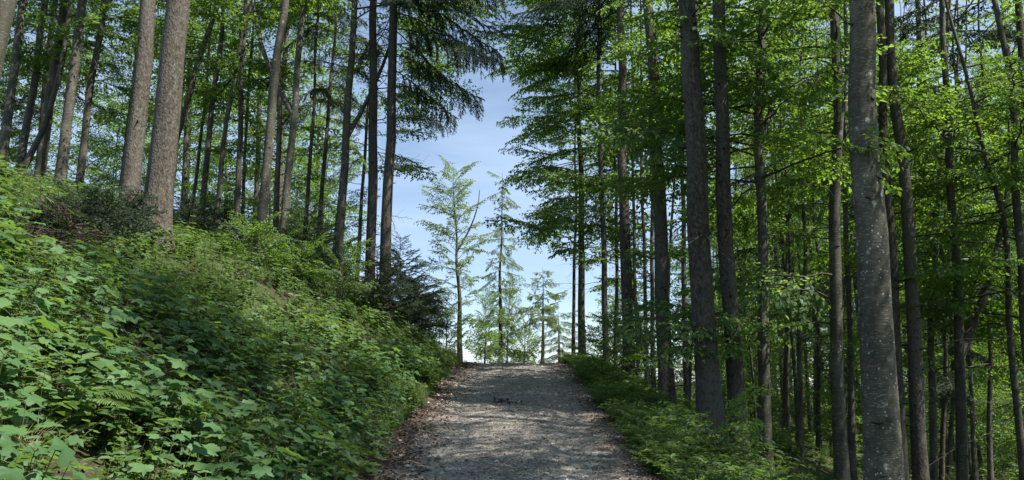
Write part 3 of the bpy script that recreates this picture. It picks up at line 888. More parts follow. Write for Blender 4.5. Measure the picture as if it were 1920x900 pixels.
# ---- right of the path
W_ = (110, 250)      # towards the path
tree(B, [(1075, 685), (1077, 470), (1079, 300)], 8, 24, 15, 'thin dark stem nearest the crest, first of the right row', 60, low=spread(26, 3.4, 11, 60, 300, 1.6, 3.0, 60))
tree(B, [(1092, 690), (1089, 440), (1087, 200)], 16, 22, 19, 'second trunk of the right row, near the crest', 61, low=spread(34, 3.2, 9.5, 110, 290, 1.6, 2.6, 61, .02) + spread(12, 8.5, 13, 120, 260, 2.6, 3.9, 161, .05))
tree(S, [(1138, 720), (1130, 450), (1124, 150)], 13, 19, 22, 'dark slim third trunk of the right row with boughs over the path', 62, low=spread(3, 9.5, 12.5, 100, 280, 2.2, 3.2, 62, -.05) + [q + ('beech',) for q in spread(10, 4, 11, 100, 280, 1.6, 2.8, 162, .02)], dead=4)
tree(B, [(1155, 715), (1155, 480), (1154, 250)], 9, 21, 17, 'thin stem between the dark third trunk and the light brown spruce', 63, low=spread(32, 3.4, 9.5, 60, 300, 1.6, 2.7, 63, .02) + spread(10, 8.5, 13, 130, 260, 2.6, 3.8, 163, .05))
tree(S, [(1181, 755), (1171, 400), (1162, 0)], 26, 16.5, 26, 'straight brown spruce trunk with a lit right edge by the verge', 64, stubs=22, low=spread(5, 8.8, 11, 90, 260, 2.4, 3.3, 64, 0), dead=3)
tree(B, [(1198, 755), (1192, 550), (1188, 300)], 9, 19, 17, 'thin dark pole right behind the straight brown spruce', 65, low=spread(18, 3.0, 9.5, 90, 300, 1.8, 3.0, 65)[::2])
tree(S, [(1213, 775), (1208, 475), (1203, 200)], 9, 18, 18, 'left one of two thin black poles behind the verge', 66, dead=3)
tree(B, [(1226, 775), (1222, 475), (1219, 200)], 10, 20, 18, 'right one of two thin black poles behind the verge', 67, low=spread(18, 3.0, 9.5, 90, 300, 1.8, 3.0, 67)[::2])
tree(S, [(1253, 800), (1238, 450), (1222, 100)], 31, 13.5, 25, 'dark spruce trunk left of the stoutest verge spruce', 68, stubs=22, dead=3)
tree(B, [(1290, 810), (1280, 450), (1274, 200)], 12, 17, 18, 'slim pole between the dark spruce and the stoutest verge spruce', 69, low=spread(9, 3.2, 8, 150, 320, 1.8, 3.0, 69))
tree(S, [(1335, 840), (1312, 450), (1287, 0)], 52, 10.8, 27, 'stoutest spruce trunk standing in the right verge', 70, stubs=34, dead=2)
tree(S, [(1388, 865), (1364, 450), (1343, 0)], 36, 11.2, 26, 'brown spruce trunk right of the stoutest verge spruce', 71, stubs=26, dead=3)
tree(B, [(1437, 880), (1424, 450), (1426, 200), (1436, 0)], 26, 12, 21, 'slightly curved grey beech right of the two stout spruces', 72, low=spread(3, 2.1, 2.5, 185, 225, 2.3, 2.9, 172, .0) + spread(30, 4.4, 8.5, 95, 290, 2.0, 3.4, 72, .02), forks=[(5.2, R(40), 3.0, .05)], wiggle=.03)
tree(B, [(1578, 890), (1563, 450), (1570, 0)], 28, 12, 22, 'straight grey beech just left of the big spotted beech', 73, low=spread(3, 2.8, 3.6, 120, 200, 1.8, 2.6, 173, .0) + spread(22, 4.6, 8.5, 60, 250, 1.8, 3.0, 73))
tree(B, [(1598, 890), (1588, 450), (1584, 100)], 14, 16, 20, 'slim dark trunk behind the straight grey beech', 74, low=spread(16, 3, 9, 0, 360, 1.8, 3.0, 74))
tree(B, [(1655, 880), (1637, 450), (1611, 0)], 70, 9.6, 24, 'big pale-spotted beech trunk, stoutest of all at the right', 75, low=spread(2, 6.6, 7.6, 200, 300, 1.6, 2.2, 75))
tree(S, [(1690, 870), (1668, 450), (1652, 30)], 24, 12.5, 24, 'dark spruce trunk half behind the big spotted beech', 76, stubs=18, dead=18)
tree(S, [(1726, 870), (1702, 450), (1672, 60)], 30, 12.5, 25, 'spruce trunk with a bright sunlit edge right of the big spotted beech', 77, stubs=26, dead=22)
tree(B, [(1750, 850), (1746, 600), (1757, 420), (1772, 200)], 15, 15, 18, 'dark bent stem right of the sun-edged spruce', 78, low=spread(16, 2.6, 8.5, 0, 360, 1.6, 2.8, 78))
tree(B, [(1804, 885), (1796, 560), (1782, 300)], 22, 13.5, 19, 'grey forked tree in the lower right with twin leaders', 79, forks=[(3.0, R(15), 5.0, .08)], low=spread(20, 3.2, 8.5, 0, 360, 1.6, 2.8, 79))
tree(B, [(1916, 850), (1890, 550), (1876, 400), (1850, 300)], 15, 13, 15, 'slim leaning trunk crossing another at the right edge', 80, low=spread(16, 3.2, 8, 0, 360, 1.5, 2.6, 80))
tree(B, [(1925, 560), (1908, 400), (1890, 200), (1868, 0)], 17, 12.5, 20, 'mossy bent beech trunk near the right edge', 81, low=spread(16, 3.8, 8.5, 60, 300, 1.5, 2.8, 81), wiggle=.035)
tree(S, [(1935, 300), (1922, 180), (1912, 40)], 18, 14, 23, 'dark brown spruce trunk cut by the upper right edge', 82, dead=18)
for k, (u0, u1, w, d) in enumerate([(1768, 1790, 9, 17), (1782, 1812, 8, 19), (1825, 1800, 9, 18), (1855, 1838, 10, 17), (1640, 1632, 10, 20), (1500, 1506, 11, 18), (1535, 1528, 9, 21), (1478, 1470, 8, 20)]):
    tree(B if k % 3 else S, [(u0, 800), ((u0 + u1) / 2, 480), (u1, 180)], w, d, 17, 'thin dark stem in the second rank behind the big spotted beech', 90 + k, group='thin stems behind the front right trunks',
         low=spread(13, 2.4, 9.5, 0, 360, 1.6, 2.8, 90 + k), dead=4, wiggle=.035, stubs=4)

# ---- deeper forest: a few grown trees, copied with their parts
def copy_tree(o, loc, rz, s, label=None):
    c = o.copy(); COL.objects.link(c)
    c.location = loc; c.rotation_euler = (0, 0, rz); c.scale = (s, s, s)
    if label: c['label'] = label
    for ch in o.children:
        k = ch.copy(); COL.objects.link(k); k.parent = c
    return c

def forest_proto(kind, seed, H, z0, n, rad, r0):
    """A forest tree at the origin (moved by the first placement)."""
    r = np.random.default_rng(seed)
    zz = np.concatenate([[0, .1, .25, .5], np.linspace(1, H, 16)])
    Q = np.stack([.12 * np.sin(zz * .35 + seed) * zz / H * 2, .12 * np.cos(zz * .4 + seed) * zz / H * 2, zz], 1); Q[:, :2] -= Q[0, :2]
    t = thing(kind + '_tree', 'x', 'tree', (0, 0, 0))
    tg = trunk_geo(Q, r0 * (1 - zz / (H * 1.05)) ** .85, kind, seed, 9, stubs=8 if kind == 'spruce' else 0)
    link('trunk', tg.mesh('trunk', [M['spruce_bark'] if kind == 'spruce' else M['beech_bark'], M['scar']]), t)
    ax = lambda z: (np.interp(z, Q[:, 2], Q[:, 0]), np.interp(z, Q[:, 2], Q[:, 1]))
    if kind == 'spruce':
        cg = crown_geo(seed, z0, H, rad, n, SPRUCE[:3], SPRUCE_L[:3], lambda s: 1.15 - .95 * s, lambda s: -.02 + .1 * s, ax)
        mats = [M['spruce_needle'], M['twig']]
    else:
        cg = crown_geo(seed, z0, H, rad, n, BEECH_MID, BEECH_MID_L, lambda s: .6 + .6 * math.sin(min(1, s + .12) * 2.7), lambda s: .10 + .6 * s, ax)
        mats = [M['beech_leaf'], M['twig']]
    link('crown', cg.mesh('crown', mats), t)
    return t

PROTO = [forest_proto(B, 301, 16, 2.6, 42, 2.6, .13), forest_proto(B, 302, 18, 5.0, 36, 2.9, .15), forest_proto(B, 303, 12.5, 1.6, 42, 2.3, .08),
         forest_proto(B, 304, 18, 7.5, 26, 2.9, .16), forest_proto(S, 305, 19, 8.0, 32, 1.8, .17), forest_proto(S, 306, 14, 3.5, 50, 1.6, .11)]
used = set()
def plant(i, x, y, s, label, group, r):
    o = PROTO[i]
    z = on_ground(x, y) - .08
    rz = r.uniform(0, 6.28)
    if i not in used:
        used.add(i)
        o.location = (x, y, z); o.rotation_euler = (0, 0, rz); o.scale = (s, s, s)
        o['label'] = label
    else:
        o = copy_tree(o, (x, y, z), rz, s, label)
    o['group'] = group
    return o

def scatter(n, seed, test, mind, box):
    r = np.random.default_rng(seed)
    out = []
    tries = 0
    while len(out) < n and tries < 20000:
        tries += 1
        x, y = r.uniform(box[0], box[1]), r.uniform(box[2], box[3])
        if not test(x, y): continue
        if all((x - a) ** 2 + (y - b_) ** 2 > mind ** 2 for a, b_ in out):
            out.append((x, y))
    return out

def screen_u(x, y):
    return 960 + x / y * F * .985
r = np.random.default_rng(5)
for x, y in scatter(50, 21, lambda x, y: 1120 < screen_u(x, y) < 2050 and y > 22.5 and x > 4.5 and not (screen_u(x, y) < (1200 if y < 26 else 1330)), 1.75, (3, 40, 18, 52)):
    near = y < 30
    i = int(r.choice([0, 1, 2, 3, 4, 5], p=[.24, .15, .24, .15, .12, .10]))
    plant(i, x, y, r.uniform(.8, 1.15), ['slender trunk deep in the forest right of the path, leafy at all heights', 'conifer trunk deep in the forest right of the path'][i >= 4],
          ['leafy trees deep in the right forest', 'conifers deep in the right forest'][i >= 4], r)
for x, y in scatter(36, 22, lambda x, y: -150 < screen_u(x, y) < 690 and y > 21 and not (screen_u(x, y) > 640 and y > 24), 1.9, (-34, -4, 20, 46)):
    i = int(r.choice([0, 1, 2, 3, 5], p=[.34, .22, .24, .12, .08]))
    plant(i, x, y, r.uniform(.85, 1.2), ['sunlit leafy tree behind the ridge of the left bank', 'dark conifer behind the ridge of the left bank'][i >= 4],
          ['leafy trees behind the left bank', 'conifers behind the left bank'][i >= 4], r)
for x, y in scatter(70, 23, lambda x, y: 1330 < screen_u(x, y) < 2000, 2.6, (8, 75, 52, 110)):
    i = int(r.choice([0, 1, 2, 5], p=[.38, .20, .32, .10]))
    plant(i, x, y, r.uniform(1.0, 1.3), ['hazy green tree in the farthest ranks of the right forest', 'conifer in the farthest ranks of the right forest'][i >= 4],
          ['leafy trees in the farthest ranks', 'conifers in the farthest ranks'][i >= 4], r)
# slim bare poles in the middle distance of the right forest
pole_t = []
for k in range(3):
    zz = np.concatenate([[0, .1, .25, .5], np.linspace(1, 15, 14)])
    Q = np.stack([.10 * np.sin(zz * .5 + k) * zz / 5, .10 * np.cos(zz * .45 + k * 2) * zz / 5, zz], 1); Q[:, :2] -= Q[0, :2]
    pole_t.append((trunk_geo(Q, (.055 + .02 * k) * (1 - zz / 17), 'beech', 600 + k, 9).mesh('trunk', [M['beech_bark'], M['scar']]),
                   crown_geo(610 + k, 6.5, 15, 1.9, 7, BEECH_MID[:3], BEECH_MID_L[:3], lambda s: .9, lambda s: .3 + .5 * s, lambda z, Q=Q: (np.interp(z, Q[:, 2], Q[:, 0]), np.interp(z, Q[:, 2], Q[:, 1]))).mesh('crown', [M['beech_leaf'], M['twig']])))
r = np.random.default_rng(620)
for x, y in scatter(54, 24, lambda x, y: 1180 < screen_u(x, y) < 2000 and x > 3.4 and not (screen_u(x, y) < 1330 and y > 24) and (y > 21 or x > 7), .9, (3.4, 26, 16, 40)):
    k = r.integers(3)
    t = thing('beech_tree', 'slim bare-stemmed pole among the trunks of the right forest', 'tree', (x, y, on_ground(x, y) - .05), 'slim poles in the right forest')
    t.rotation_euler = (r.normal(0, .04), r.normal(0, .04), r.uniform(0, 6.28)); s = r.uniform(.8, 1.2); t.scale = (s, s, s)
    link('trunk', pole_t[k][0], t); link('crown', pole_t[k][1], t)
# ---- unseen trees added beside and behind the camera to shade the bank and path
for k, (x, y, i, s) in enumerate([(6.8, 7.2, 3, 1.05), (8.2, 2.2, 3, 1.1), (3.9, 5.0, 3, 1.05), (5.6, 4.0, 3, 1.1), (4.4, -2.5, 3, 1.0), (7.5, -2.5, 4, 1.1), (10.5, 5.5, 1, 1.1), (11, -1, 3, 1.1), (8, -8, 3, 1.1), (14, 9, 1, 1.1), (13, 2.5, 4, 1.1), (14, -6, 1, 1.1)]):
    plant(i, x, y, s, 'unseen forest tree added beside or behind the viewpoint for shade', 'added shade trees around the viewpoint', r)

# ------------------------------------------------------------------ undergrowth library
_a = np.array([0, 14, 30, 42, 52, 64, 84, 100, 118, 138, 160, 180]) * math.pi / 180
_rr = np.array([1.0, .80, .56, .66, .90, .66, .48, .52, .62, .48, .36, .20])
def maple_leaves(g, P, D, N, S, r, mat=0):
    """Five-lobed leaves: base P, axis D, upper side N, length S."""
    n = len(P)
    D = norm(D); B = norm(np.cross(N, D)); N = np.cross(D, B)
    ang = np.concatenate([_a, -_a[-2:0:-1]])
    rad = np.concatenate([_rr, _rr[-2:0:-1]])
    m = len(ang)
    C = P + D * (S * .36)[:, None]                     # centre of the blade
    k = rad[None, :] * r.uniform(.92, 1.08, (n, m)) * .64 * S[:, None]
    lx, ly = np.cos(ang) * k, np.sin(ang) * k
    drop = -(.17 * np.abs(ly) + .17 * np.maximum(lx, 0) ** 2 / S[:, None]) + r.normal(0, .035, (n, m)) * S[:, None]
    V = C[:, None, :] + lx[..., None] * D[:, None, :] + ly[..., None] * B[:, None, :] + drop[..., None] * N[:, None, :]
    V = np.concatenate([C[:, None, :], V], 1)
    b = (np.arange(n) * (m + 1))[:, None, None]
    i = np.arange(m)
    q = np.stack([np.zeros(m, int), 1 + i, 1 + (i + 1) % m], 1)[None]
    g.add(V.reshape(-1, 3), (b + q).reshape(-1, 3), mat, True)

def maple_plant(seed, h, ls):
    r = np.random.default_rng(seed)
    g = Geo()
    LP, LD, LN, LS = [], [], [], []
    for st in range(r.integers(1, 4)):
        a = r.uniform(0, 6.28); lean = r.uniform(.05, .35)
        hh = h * r.uniform(.6, 1.15)
        q = np.linspace(0, 1, 6)
        Q = np.stack([math.cos(a) * (lean * hh * q ** 1.4 + .03), math.sin(a) * (lean * hh * q ** 1.4 + .03), hh * q], 1)
        tube(g, Q, np.linspace(.0038, .0018, 6), 4, 1)
        for k, t in enumerate(np.linspace(.30, 1.0, r.integers(3, 6))):
            p = np.array([np.interp(t * 5, np.arange(6), Q[:, i]) for i in range(3)])
            a2 = a + k * 1.57 + r.normal(0, .3)
            for sd in (0, math.pi) + ((1.57,) if t == 1.0 and r.random() < .6 else ()):
                if r.random() < .08: continue
                aa = a2 + sd + r.normal(0, .25)
                pl = r.uniform(.05, .13) * (1.25 - .5 * t)
                d = np.array([math.cos(aa), math.sin(aa), r.uniform(.1, .6)])
                e = p + d * pl
                tube(g, np.stack([p, p + d * pl * .5 + [0, 0, .008], e]), [.002, .0018, .0015], 3, 1)
                LP.append(e); LD.append([math.cos(aa), math.sin(aa), r.uniform(-.36, .08)])
                LN.append([r.normal(0, .2), r.normal(0, .2), 1]); LS.append(ls * r.uniform(.45, 1.25) * (1.15 - .35 * t))
    maple_leaves(g, np.array(LP), np.array(LD), np.array(LN, float), np.array(LS), r, 0)
    return g.pack()

def herb_plant(seed, h, ls, wide=.45, n=26):
    """A low leafy herb: several stems with small paired leaves."""
    r = np.random.default_rng(seed)
    g = Geo()
    P, D, N = [], [], []
    for st in range(5):
        a = r.uniform(0, 6.28); hh = h * r.uniform(.5, 1.1); lean = r.uniform(.1, .7)
        q = np.linspace(0, 1, 5)
        Q = np.stack([math.cos(a) * lean * hh * q, math.sin(a) * lean * hh * q, hh * q * (1 - .15 * lean * q)], 1)
        tube(g, Q, np.linspace(.003, .0015, 5), 3, 1)
        for t in np.linspace(.2, 1, max(2, n // 8)):
            p = np.array([np.interp(t * 4, np.arange(5), Q[:, i]) for i in range(3)])
            a2 = r.uniform(0, 6.28)
            for sd in (0, math.pi):
                P.append(p); D.append([math.cos(a2 + sd), math.sin(a2 + sd), r.uniform(-.2, .5)]); N.append([r.normal(0, .3), r.normal(0, .3), 1])
    k = len(P)
    l = ls * r.uniform(.6, 1.3, k)
    leaves(g, np.array(P), np.array(D), np.array(N, float), l, l * wide * r.uniform(.8, 1.2, k), 0, True)
    return g.pack()

def feather_plant(seed, h):
    """A verge herb with finely divided leaves: feathery sprays."""
    r = np.random.default_rng(seed)
    g = Geo()
    P, D, N = [], [], []
    for st in range(7):
        a = r.uniform(0, 6.28); hh = h * r.uniform(.6, 1.1)
        q = np.linspace(0, 1, 6)
        Q = np.stack([math.cos(a) * hh * (.25 * q + .55 * q ** 2), math.sin(a) * hh * (.25 * q + .55 * q ** 2), hh * (q - .35 * q ** 2)], 1)
        tube(g, Q, np.linspace(.0022, .001, 6), 3, 1)
        tt = np.linspace(.15, 1, 16)
        for t in tt:
            p = np.array([np.interp(t * 5, np.arange(6), Q[:, i]) for i in range(3)])
            for sd in (-1, 1):
                P.append(p); aa = a + sd * r.uniform(.7, 1.3); D.append([math.cos(aa), math.sin(aa), r.normal(.1, .25)]); N.append([r.normal(0, .3), r.normal(0, .3), 1])
    k = len(P)
    l = h * .16 * r.uniform(.5, 1.3, k)
    leaves(g, np.array(P), np.array(D), np.array(N, float), l, l * .34, 0, False)
    return g.pack()

def grass_tuft(seed, h, n, spread=.05, lean=.6):
    r = np.random.default_rng(seed)
    g = Geo()
    for k in range(n):
        a = r.uniform(0, 6.28); b = r.uniform(0, 6.28); o = r.random() ** .5 * spread
        hh = h * r.uniform(.5, 1.15); le = lean * r.uniform(.2, 1.2)
        q = np.linspace(0, 1, 5)
        C = np.stack([o * math.cos(b) + math.cos(a) * hh * le * q ** 1.8, o * math.sin(b) + math.sin(a) * hh * le * q ** 1.8, hh * (q - .35 * le * q ** 2.2)], 1)
        sd = np.array([-math.sin(a), math.cos(a), 0]) * .0028
        w = (1 - q ** 1.6)[:, None] + .06
        V = np.concatenate([C - sd * w, C + sd * w])
        i = np.arange(4)
        g.add(V, np.stack([i, i + 1, i + 6, i + 5], 1), 0)
    return g.pack()

MAPLE = [maple_plant(400 + i, h, l) for i, (h, l) in enumerate(((.28, .13), (.36, .15), (.42, .16), (.46, .16), (.32, .11), (.52, .18), (.40, .14), (.24, .10), (.56, .17), (.44, .13)))]
HERB = [herb_plant(430 + i, h, l, w) for i, (h, l, w) in enumerate(((.16, .05, .5), (.22, .06, .45), (.28, .07, .4), (.12, .04, .6), (.34, .08, .35)))]
FEATHER = [feather_plant(440 + i, h) for i, h in enumerate((.22, .28, .36))]
TUFT = [grass_tuft(450 + i, h, n) for i, (h, n) in enumerate(((.20, 26), (.28, 30), (.16, 20)))]
UG = [M['maple_leaf'], M['stem']]
HM = [M['herb_leaf'], M['stem']]

def slope_frame(x, y):
    e = .05
    dx = (ground_z(x + e, y) - ground_z(x - e, y)) / (2 * e)
    dy = (ground_z(x, y + e) - ground_z(x, y - e)) / (2 * e)
    return np.array([-dx, -dy, 1.0]) / math.sqrt(1 + dx * dx + dy * dy)

def bank_x(u, y):
    return -(PATH_HALF + .24 + u)

r = np.random.default_rng(900)
# ---- broad-leaved seedlings on the left bank
spots = []
for k in range(60000):
    y = 2.4 + 17.5 * r.random() ** 1.15
    u = r.uniform(-.20 if y < 9 else .02, 9.5)
    x = bank_x(u, y)
    if x < -.80 * y - .6: continue
    clump = math.sin(x * 1.7 + .6 * math.sin(y * 1.3)) * math.sin(y * 1.25 + .8 * math.sin(x * .9)) + .35 * math.sin(x * 4.1 + y * 3.3)
    if r.random() > .46 + .60 * clump: continue
    md = .155 + .009 * y
    if any((x - a) ** 2 + (y - b_) ** 2 < md * md for a, b_ in spots[-1200:]): continue
    spots.append((x, y))
    if len(spots) >= 1300: break
spots = np.array(spots)
scl = r.uniform(.75, 1.25, len(spots)) * (1 + .28 * (1 - smooth(4, 7, spots[:, 1]))) * (.88 - .42 * smooth(7, 12, spots[:, 1]) * smooth(2.2, 4.0, -spots[:, 0]))
var = r.integers(0, len(MAPLE), len(spots))
hgt = np.array([.30, .38, .45, .52, .34, .60, .42, .26, .7, .48])[var] * scl
app = hgt / spots[:, 1]
shown = set(np.argsort(-app)[:170])
MAPLE_ME = [g_.mesh('seedling', UG) for g_ in MAPLE]
bulk = Geo()
for k, (x, y) in enumerate(spots):
    az = r.uniform(0, 6.28)
    z = on_ground(x, y) - .01
    n_ = slope_frame(x, y)
    tilt = Vector((0, 0, 1)).rotation_difference(Vector((n_ * .45 + np.array([.1, 0, .55])).tolist()))
    if k in shown:
        u = -x - PATH_HALF
        where = 'lowest on the left bank, nearest the viewer' if y < 4.6 else ('beside the track on the left bank' if u < 1.3 else ('on the middle of the left bank' if y < 8 else 'high on the left bank'))
        o = link('maple_seedling', MAPLE_ME[var[k]], None, (x, y, z), (tilt @ Matrix.Rotation(az, 3, 'Z').to_quaternion()).to_euler(), (scl[k],) * 3)
        tag(o, 'lobed green seedling in the undergrowth, ' + where, 'seedling', 'lobed seedlings covering the left bank, ' + where)
    else:
        bulk.merge(MAPLE[var[k]], np.array((tilt @ Matrix.Rotation(az, 3, 'Z').to_quaternion()).to_matrix()) * scl[k], (x, y, z))
tag(link('undergrowth', bulk.mesh('undergrowth', UG)), 'mass of lobed green seedlings covering the left bank', 'undergrowth', kind='stuff')

# ---- taller clumps rising out of the seedlings
def shrub_clump(seed, h, ls):
    r = np.random.default_rng(seed)
    g = Geo()
    for k in range(9):
        a = r.uniform(0, 6.28)
        g.merge(maple_plant(seed * 10 + k, h * r.uniform(.6, 1.1), ls * r.uniform(.75, 1.1)), rotz(r.uniform(0, 6.28)) @ rotx(r.normal(0, .22)), (r.uniform(0, .32) * math.cos(a), r.uniform(0, .32) * math.sin(a), 0))
    return g.pack()
CLUMP = [shrub_clump(70 + k, h, l).mesh('shrub', UG) for k, (h, l) in enumerate(((.42, .14), (.55, .15), (.66, .16)))]
r = np.random.default_rng(905)
cl = []
for k in range(4000):
    y = r.uniform(3.4, 17.5); u = r.uniform(.25, 6.5); x = bank_x(u, y)
    if x < -.74 * y - .3: continue
    if any((x - a) ** 2 + (y - b_) ** 2 < .95 ** 2 for a, b_ in cl): continue
    if math.sin(x * 1.1 + 2) * math.sin(y * .9) < -.35 or (y > 8.5 and x < -3.2): continue
    cl.append((x, y))
    if len(cl) >= 46: break
for x, y in cl:
    s = r.uniform(.65, 1.1) * (1.0 if y < 9 else .8)
    where = 'near the viewer' if y < 6 else ('along the track' if -x - PATH_HALF < 1.6 else ('half way up the left bank' if y < 11 else 'high on the left bank'))
    tag(link('maple_shrub', CLUMP[r.integers(3)], None, (x, y, on_ground(x, y) - .03), (0, 0, r.uniform(0, 6.28)), (s, s, s)),
        'bushy clump of lobed leaves standing above the seedlings, ' + where, 'shrub', 'leafy clumps on the left bank, ' + where)

# ---- low herbs under and between them, on the bank
def strew(name, lib, mats, n, place, seed, label, smin=.7, smax=1.25, up=.5):
    r = np.random.default_rng(seed)
    g = Geo()
    c = 0
    while c < n:
        x, y = place(r)
        if x is None: continue
        i = r.integers(len(lib))
        n_ = slope_frame(x, y) * up + np.array([0, 0, 1 - up])
        q = Vector((0, 0, 1)).rotation_difference(Vector(n_.tolist())) @ Matrix.Rotation(r.uniform(0, 6.28), 3, 'Z').to_quaternion()
        g.merge(lib[i], np.array(q.to_matrix()) * r.uniform(smin, smax), (x, y, on_ground(x, y) - .01))
        c += 1
    return tag(link(name, g.mesh(name, mats)), label, name.replace('_', ' '), kind='stuff')

def p_bank(r):
    y = 2.2 + 18 * r.random() ** 1.2; u = 11 * r.random() ** 1.3
    x = bank_x(u - .12, y)
    return (x, y) if x > -.85 * y - .8 and math.sin(x * 2.9) * math.sin(y * 2.3 + 1) > -.55 else (None, None)
strew('ground_herbs', HERB + TUFT[:1], HM, 3300, p_bank, 901, 'low small-leaved herbs between the seedlings on the left bank')
TALL = [herb_plant(460 + i, h, l, w, 34) for i, (h, l, w) in enumerate(((.36, .10, .50), (.46, .12, .42), (.40, .085, .62)))]
def p_patch(r):
    x, y = p_bank(r)
    return (x, y) if x is not None and math.sin(x * 2.1 + 1.5) * math.sin(y * 1.7) > .05 else (None, None)
strew('nettle_patches', TALL, HM, 420, p_patch, 908, 'patches of taller oval-leaved herbs among the seedlings on the left bank')
def p_sticks(r):
    x, y = p_bank(r)
    return (x, y) if x is not None and y < 14 else (None, None)
strew('dead_sticks', [dead_branch(L_, 480 + k, .9, 4, .004) for k, L_ in enumerate((.30, .42, .55))], [M['brown_stick']], 110, p_sticks, 909, 'thin dead sticks poking out of the undergrowth on the left bank')
def p_ridge(r):
    y = r.uniform(9, 21); u = r.uniform(.1, 12); x = bank_x(u, y)
    return (x, y) if x > -.85 * y - 1 else (None, None)
strew('bank_grass', TUFT, [M['grass_blade']], 700, p_ridge, 902, 'thin woodland grass on the upper left bank', .7, 1.2)
def p_edge_l(r):
    y = r.uniform(9, 22); x = -(PATH_HALF + .12 + .35 * r.random()) + edge_wobble(y)
    return x, y
strew('path_edge_grass', TUFT, [M['grass_blade']], 330, p_edge_l, 903, 'green grass fringing the left edge of the gravel path', .7, 1.3)

# ---- verge at the right
def p_verge(r):
    y = 5.5 + 17 * r.random() ** 1.1
    w = .10 - .17 * (1 - smooth(7, 12, y)) + .85 * r.random() ** .9
    x = PATH_HALF + w + .6 * edge_wobble(y + 13) + .06
    return x, y
strew('verge_herbs', FEATHER + HERB[:3], HM, 1250, p_verge, 904, 'feathery green herbs along the right verge of the path', .8, 1.35, .3)
strew('verge_grass', TUFT, [M['grass_blade']], 420, p_verge, 905, 'thin grass mixed into the right verge of the path', .8, 1.4, .3)
def p_right(r):
    y = r.uniform(9, 40); x = r.uniform(2.6, 30)
    return (x, y) if x < .8 * y and math.sin(x * .8) * math.sin(y * .5 + .5) > -.6 else (None, None)
strew('forest_herbs', HERB + TUFT[:2], HM, 3200, p_right, 906, 'patches of low green plants on the forest floor right of the path', .9, 1.7)
def p_crest(r):
    return r.uniform(-3.2, 3.2), r.uniform(22.3, 25.5)
strew('crest_grass', TUFT, [M['grass_blade']], 120, p_crest, 907, 'short grass on the crest at the end of the path', .25, .6)

# ---- fallen leaves and gravel
def litter(name, n, place, seed, label, size):
    r = np.random.default_rng(seed)
    P, N = [], []
    while len(P) < n:
        x, y = place(r)
        if x is None: continue
        P.append((x, y, float(ground_z(x, y)) + .016 + .012 * r.random())); N.append(slope_frame(x, y) + r.normal(0, .28, 3))
    P, N = np.array(P), np.array(N)
    D = r.normal(0, 1, (n, 3)); D[:, 2] *= .25
    g = Geo()
    l = size * r.uniform(.6, 1.3, n)
    leaves(g, P, D, N, l, l * r.uniform(.5, .75, n), 0, True, .30, .2)
    return tag(link(name, g.mesh(name, [M['litter_leaf']])), label, name.replace('_', ' '), kind='stuff')
def p_pathside(r):
    y = 5.5 + 16 * r.random() ** 1.3
    sd = -1 if r.random() < .74 else 1
    x = sd * (PATH_HALF + .32 - abs(r.normal(0, .34 if sd < 0 else .22)) - .06) + edge_wobble(y + (13 if sd > 0 else 0))
    return x, y
litter('fallen_leaves', 5200, p_pathside, 910, 'brown fallen leaves gathered along both edges of the path', .042)
def p_onpath(r):
    return r.uniform(-1.35, 1.35), 5.5 + 15 * r.random() ** 1.3
litter('scattered_leaves', 3200, p_onpath, 911, 'small brown leaf scraps scattered over the gravel', .028)
def p_floor(r):
    if r.random() < .35:
        y = r.uniform(2.2, 14); x = bank_x(r.uniform(-.1, 6), y)
        return (x, y) if x > -.85 * y - .8 else (None, None)
    y = r.uniform(8, 26); x = r.uniform(2, 14)
    return (x, y) if x < .8 * y else (None, None)
litter('leaf_litter', 6000, p_floor, 912, 'brown leaf litter on the forest floor', .06)

def stone_geo(seed, s, flat=.6):
    r = np.random.default_rng(seed)
    import bmesh
    bm = bmesh.new()
    bmesh.ops.create_icosphere(bm, subdivisions=2, radius=1)
    V = np.array([v.co for v in bm.verts]); Fa = np.array([[v.index for v in f.verts] for f in bm.faces])
    bm.free()
    for k in range(7):                                  # cut facets
        n_ = norm(r.normal(0, 1, 3)); d = r.uniform(.55, .85)
        e = V @ n_ - d
        V = V - np.maximum(e, 0)[:, None] * n_
    V = V * (1 + r.normal(0, .025, (len(V), 1))) * s * np.array([1, r.uniform(.65, .95), flat])
    g = Geo(); g.add(V, Fa, 0)
    return g
def pebble_geo(seed):
    r = np.random.default_rng(seed)
    V = np.array([[1, 0, 0], [-1, 0, 0], [0, 1, 0], [0, -1, 0], [0, 0, 1], [.6, .6, .5], [-.6, .5, .55], [-.5, -.6, .5], [.55, -.6, .45]], float) * r.uniform(.7, 1.2, (9, 3))
    Fa = [[0, 5, 4], [5, 2, 4], [2, 6, 4], [6, 1, 4], [1, 7, 4], [7, 3, 4], [3, 8, 4], [8, 0, 4], [0, 2, 5], [2, 1, 6], [1, 3, 7], [3, 0, 8]]
    g = Geo(); g.add(V * np.array([1, .8, .55]), Fa, 0); return g
PEB = [pebble_geo(i) for i in range(6)]
r = np.random.default_rng(920)
pb = Geo()
n = 15000
px_ = r.uniform(-1.42, 1.42, n); py_ = 5.6 + 14 * r.random(n) ** 1.7
ps = .0055 + .010 * r.random(n) ** 3 + (.012 + .026 * r.random(n)) * (r.random(n) < .022)
pz_ = ground_z(px_, py_) + .012
for k in range(n):
    pb.merge(PEB[k % 6], rotz(r.uniform(0, 6.28)) * ps[k], (px_[k], py_[k], pz_[k]))
tag(link('gravel', pb.mesh('gravel', [M['pebble']])), 'loose grey gravel stones lying on the track', 'gravel', kind='stuff')

